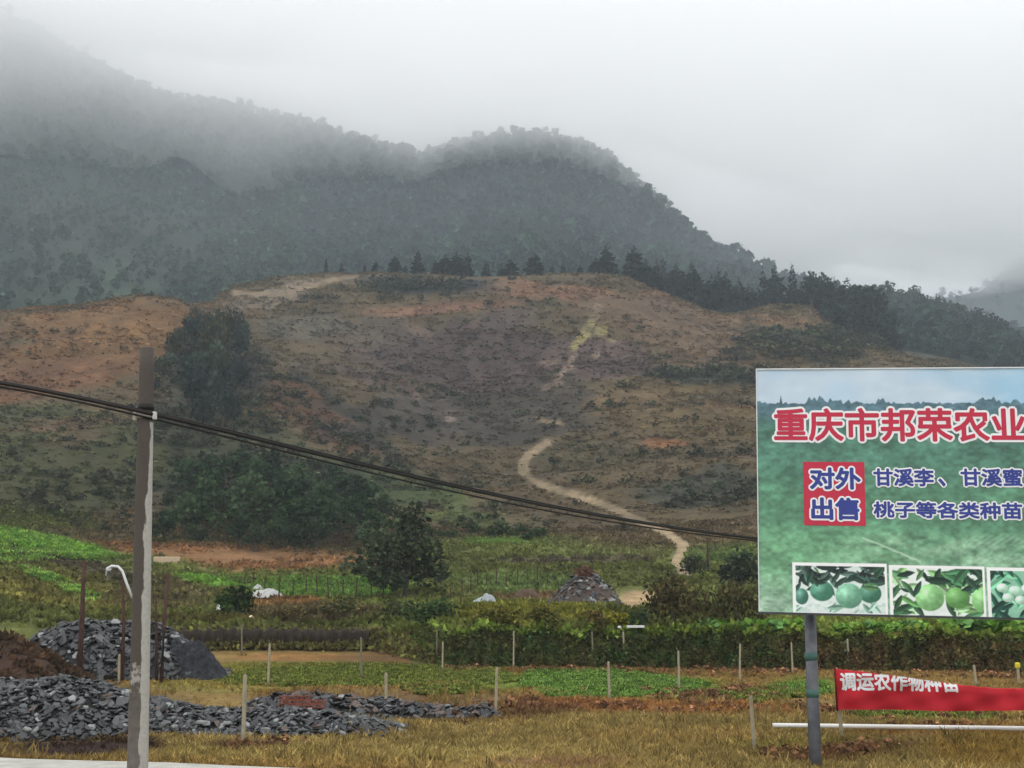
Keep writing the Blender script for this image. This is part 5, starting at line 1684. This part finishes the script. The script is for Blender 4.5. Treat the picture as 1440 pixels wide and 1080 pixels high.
M_BPOST = mat('post_paint', (88, 90, 96), .55, .45, 5, .3, .4)
M_TAPE = mat('green_tape', (62, 96, 88), .6, .2, 8, .1)
pb = P(1147, 1075, 22.95)
for k, sx in enumerate((0, 6.6)):
    bx_ = Vector((pb.x, pb.y, 0)) + Vector((bd.x, bd.y, 0)) * sx
    gz = h1(bx_.x, bx_.y)
    loc = bx_ - board.location; loc.z = gz - bbz
    po = tube('post', [loc + Vector((0, 0, -.3)), loc + Vector((0, 0, 1.2)), loc + Vector((.015, 0, 2.74))], [.112, .108, .103], M_BPOST, board, 20)
    back = [loc + Vector((.02, .16, 2.5)), loc + Vector((.02, .18, 2.7 + BH * .9))]
    tube('upright', back, .06, M_STEEL, board, 10)
    if k == 0:
        for py in (923, 975):
            zt_ = P(1147, py, 22.9).z - bbz
            tube('tape_band', [(loc.x, loc.y, zt_ - .07), (loc.x, loc.y, zt_ + .07)], .113, M_TAPE, po, 20)

# ================================================================== BANNER AND PIPE
lp = Vector((p.x, p.y, p.z))
lp = G(1184, 1042, 20)
A0 = Vector((lp.x - .10, lp.y - .16, 0)); A1 = Vector((p2.x + .1, p2.y - .16, 0))
bw_ = (A1 - A0).length; bdir = (A1 - A0) / bw_
zT0 = P(1180, 940, A0.y).z; zB0 = P(1180, 998, A0.y).z
CLH = zT0 - zB0                                    # cloth height
XS = [0, .12, .25, .4, .55, .68, .8, .9, 1.0]
PYT = [940, 944.5, 950, 957, 963.5, 967.5, 969, 967, 962]   # where the folded upper edge is seen
def ban(u, v):
    """place of cloth point u (0..1 along) v (metres below the cloth's top hem): the top folds backwards where it sags"""
    base_ = A0 + bdir * (u * bw_)
    ztop = np.interp(u, XS, [P(1180 + 312 * x, y_, A0.y).z for x, y_ in zip(XS, PYT)])
    zbot = zB0 - .05 * u + .01 * math.sin(u * 9)
    fold = max(0.0, CLH - (ztop - zbot))
    tt = v - fold
    rip = .05 * math.sin(u * 7 + 1) + .03 * math.sin(u * 17 + v * 4) + .018 * math.sin(u * 41 - v * 7) + .012 * math.sin(u * 23 + v * 15)
    if tt >= 0:
        return Vector((base_.x, base_.y + rip - .05 * min(1, tt * 8), ztop - tt)), True
    return Vector((base_.x, base_.y + rip + .03, ztop + tt)), False
bm = bmesh.new()
NU, NV = 110, 26
gr_ = [[bm.verts.new(ban(i / NU, CLH * j / NV)[0]) for j in range(NV + 1)] for i in range(NU + 1)]
for i in range(NU):
    for j in range(NV):
        bm.faces.new((gr_[i][j], gr_[i][j + 1], gr_[i + 1][j + 1], gr_[i + 1][j]))
banner = empty('banner', (A0.x, A0.y, 0), 0, 'red cloth banner with white characters, sagging and folded over in the middle', 'banner')
M_BAN = mat('red_cloth', (190, 38, 50), .75, .12, 3, .1, .2)
o = obj('cloth', bm_mesh(bm, 'cloth', True), M_BAN); o.parent = banner; o.matrix_parent_inverse = Matrix.Translation(-Vector(banner.location))
V, T = text_mesh('调运农作物种苗')
V = V - V.min(0); V = V / V.max(0)
W, TT = thick(V * [1.0, 1.0], T, .0, 0, 0, 0)
bm = bmesh.new()
vv = [bm.verts.new((x * 2.62, y * .37, 0)) for x, y in V]
for tri in T:
    try: bm.faces.new([vv[i] for i in tri])
    except ValueError: pass
for it in range(3):
    es = [e for e in bm.edges if e.calc_length() > .05]
    if es: bmesh.ops.subdivide_edges(bm, edges=es, cuts=1)
    bmesh.ops.triangulate(bm, faces=bm.faces[:])
LV = np.array([v.co[:2] for v in bm.verts]); bm.verts.index_update(); LT = np.array([[v.index for v in f.verts] for f in bm.faces]); bm.free()
Vs, Ts, n0 = [], [], 0
for k, (ox, oy) in enumerate([(0, 0)] + [(.014 * math.cos(a_), .014 * math.sin(a_)) for a_ in np.arange(8) * math.pi / 4]):
    pts_, ok = [], []
    for x, y in LV:
        pt, front = ban((x + ox + .09) / bw_, .10 + (.37 - y - oy))
        pts_.append((pt.x, pt.y - .006 - k * .0003, pt.z)); ok.append(front)
    ok = np.array(ok); f_ = LT[ok[LT].all(1)]
    Vs.append(np.array(pts_)); Ts.append(f_ + n0); n0 += len(pts_)
o = obj('lettering', np_mesh('lettering', np.concatenate(Vs), np.concatenate(Ts)), M_WHT); o.parent = banner; o.matrix_parent_inverse = Matrix.Translation(-Vector(banner.location))
o = tube('hem_pole', [ban(0, 0)[0] + Vector((-.02, -.02, .03)), ban(0, CLH)[0] + Vector((-.02, -.02, -.03))], .022, mat('dark_hem', (92, 18, 24)), None, 8); o.parent = banner; o.matrix_parent_inverse = Matrix.Translation(-Vector(banner.location))

e0 = G(1087, 1033, 20); e1 = G(1440, 1038, 20)
pd_ = (e1 - e0)
q = [e0 + pd_ * k / 12 * 1.5 for k in range(13)]
for v in q: v.z = h1(v.x, v.y) + .20
zs = max(v.z for v in q)
for v in q: v.z = zs
tag(tube('white_pole', q, .05, mat('white_paint', (226, 226, 222), .5, .08, 4, .1, .4), None, 14), 'long straight white pole lying across the field in front of the red banner', 'pole')
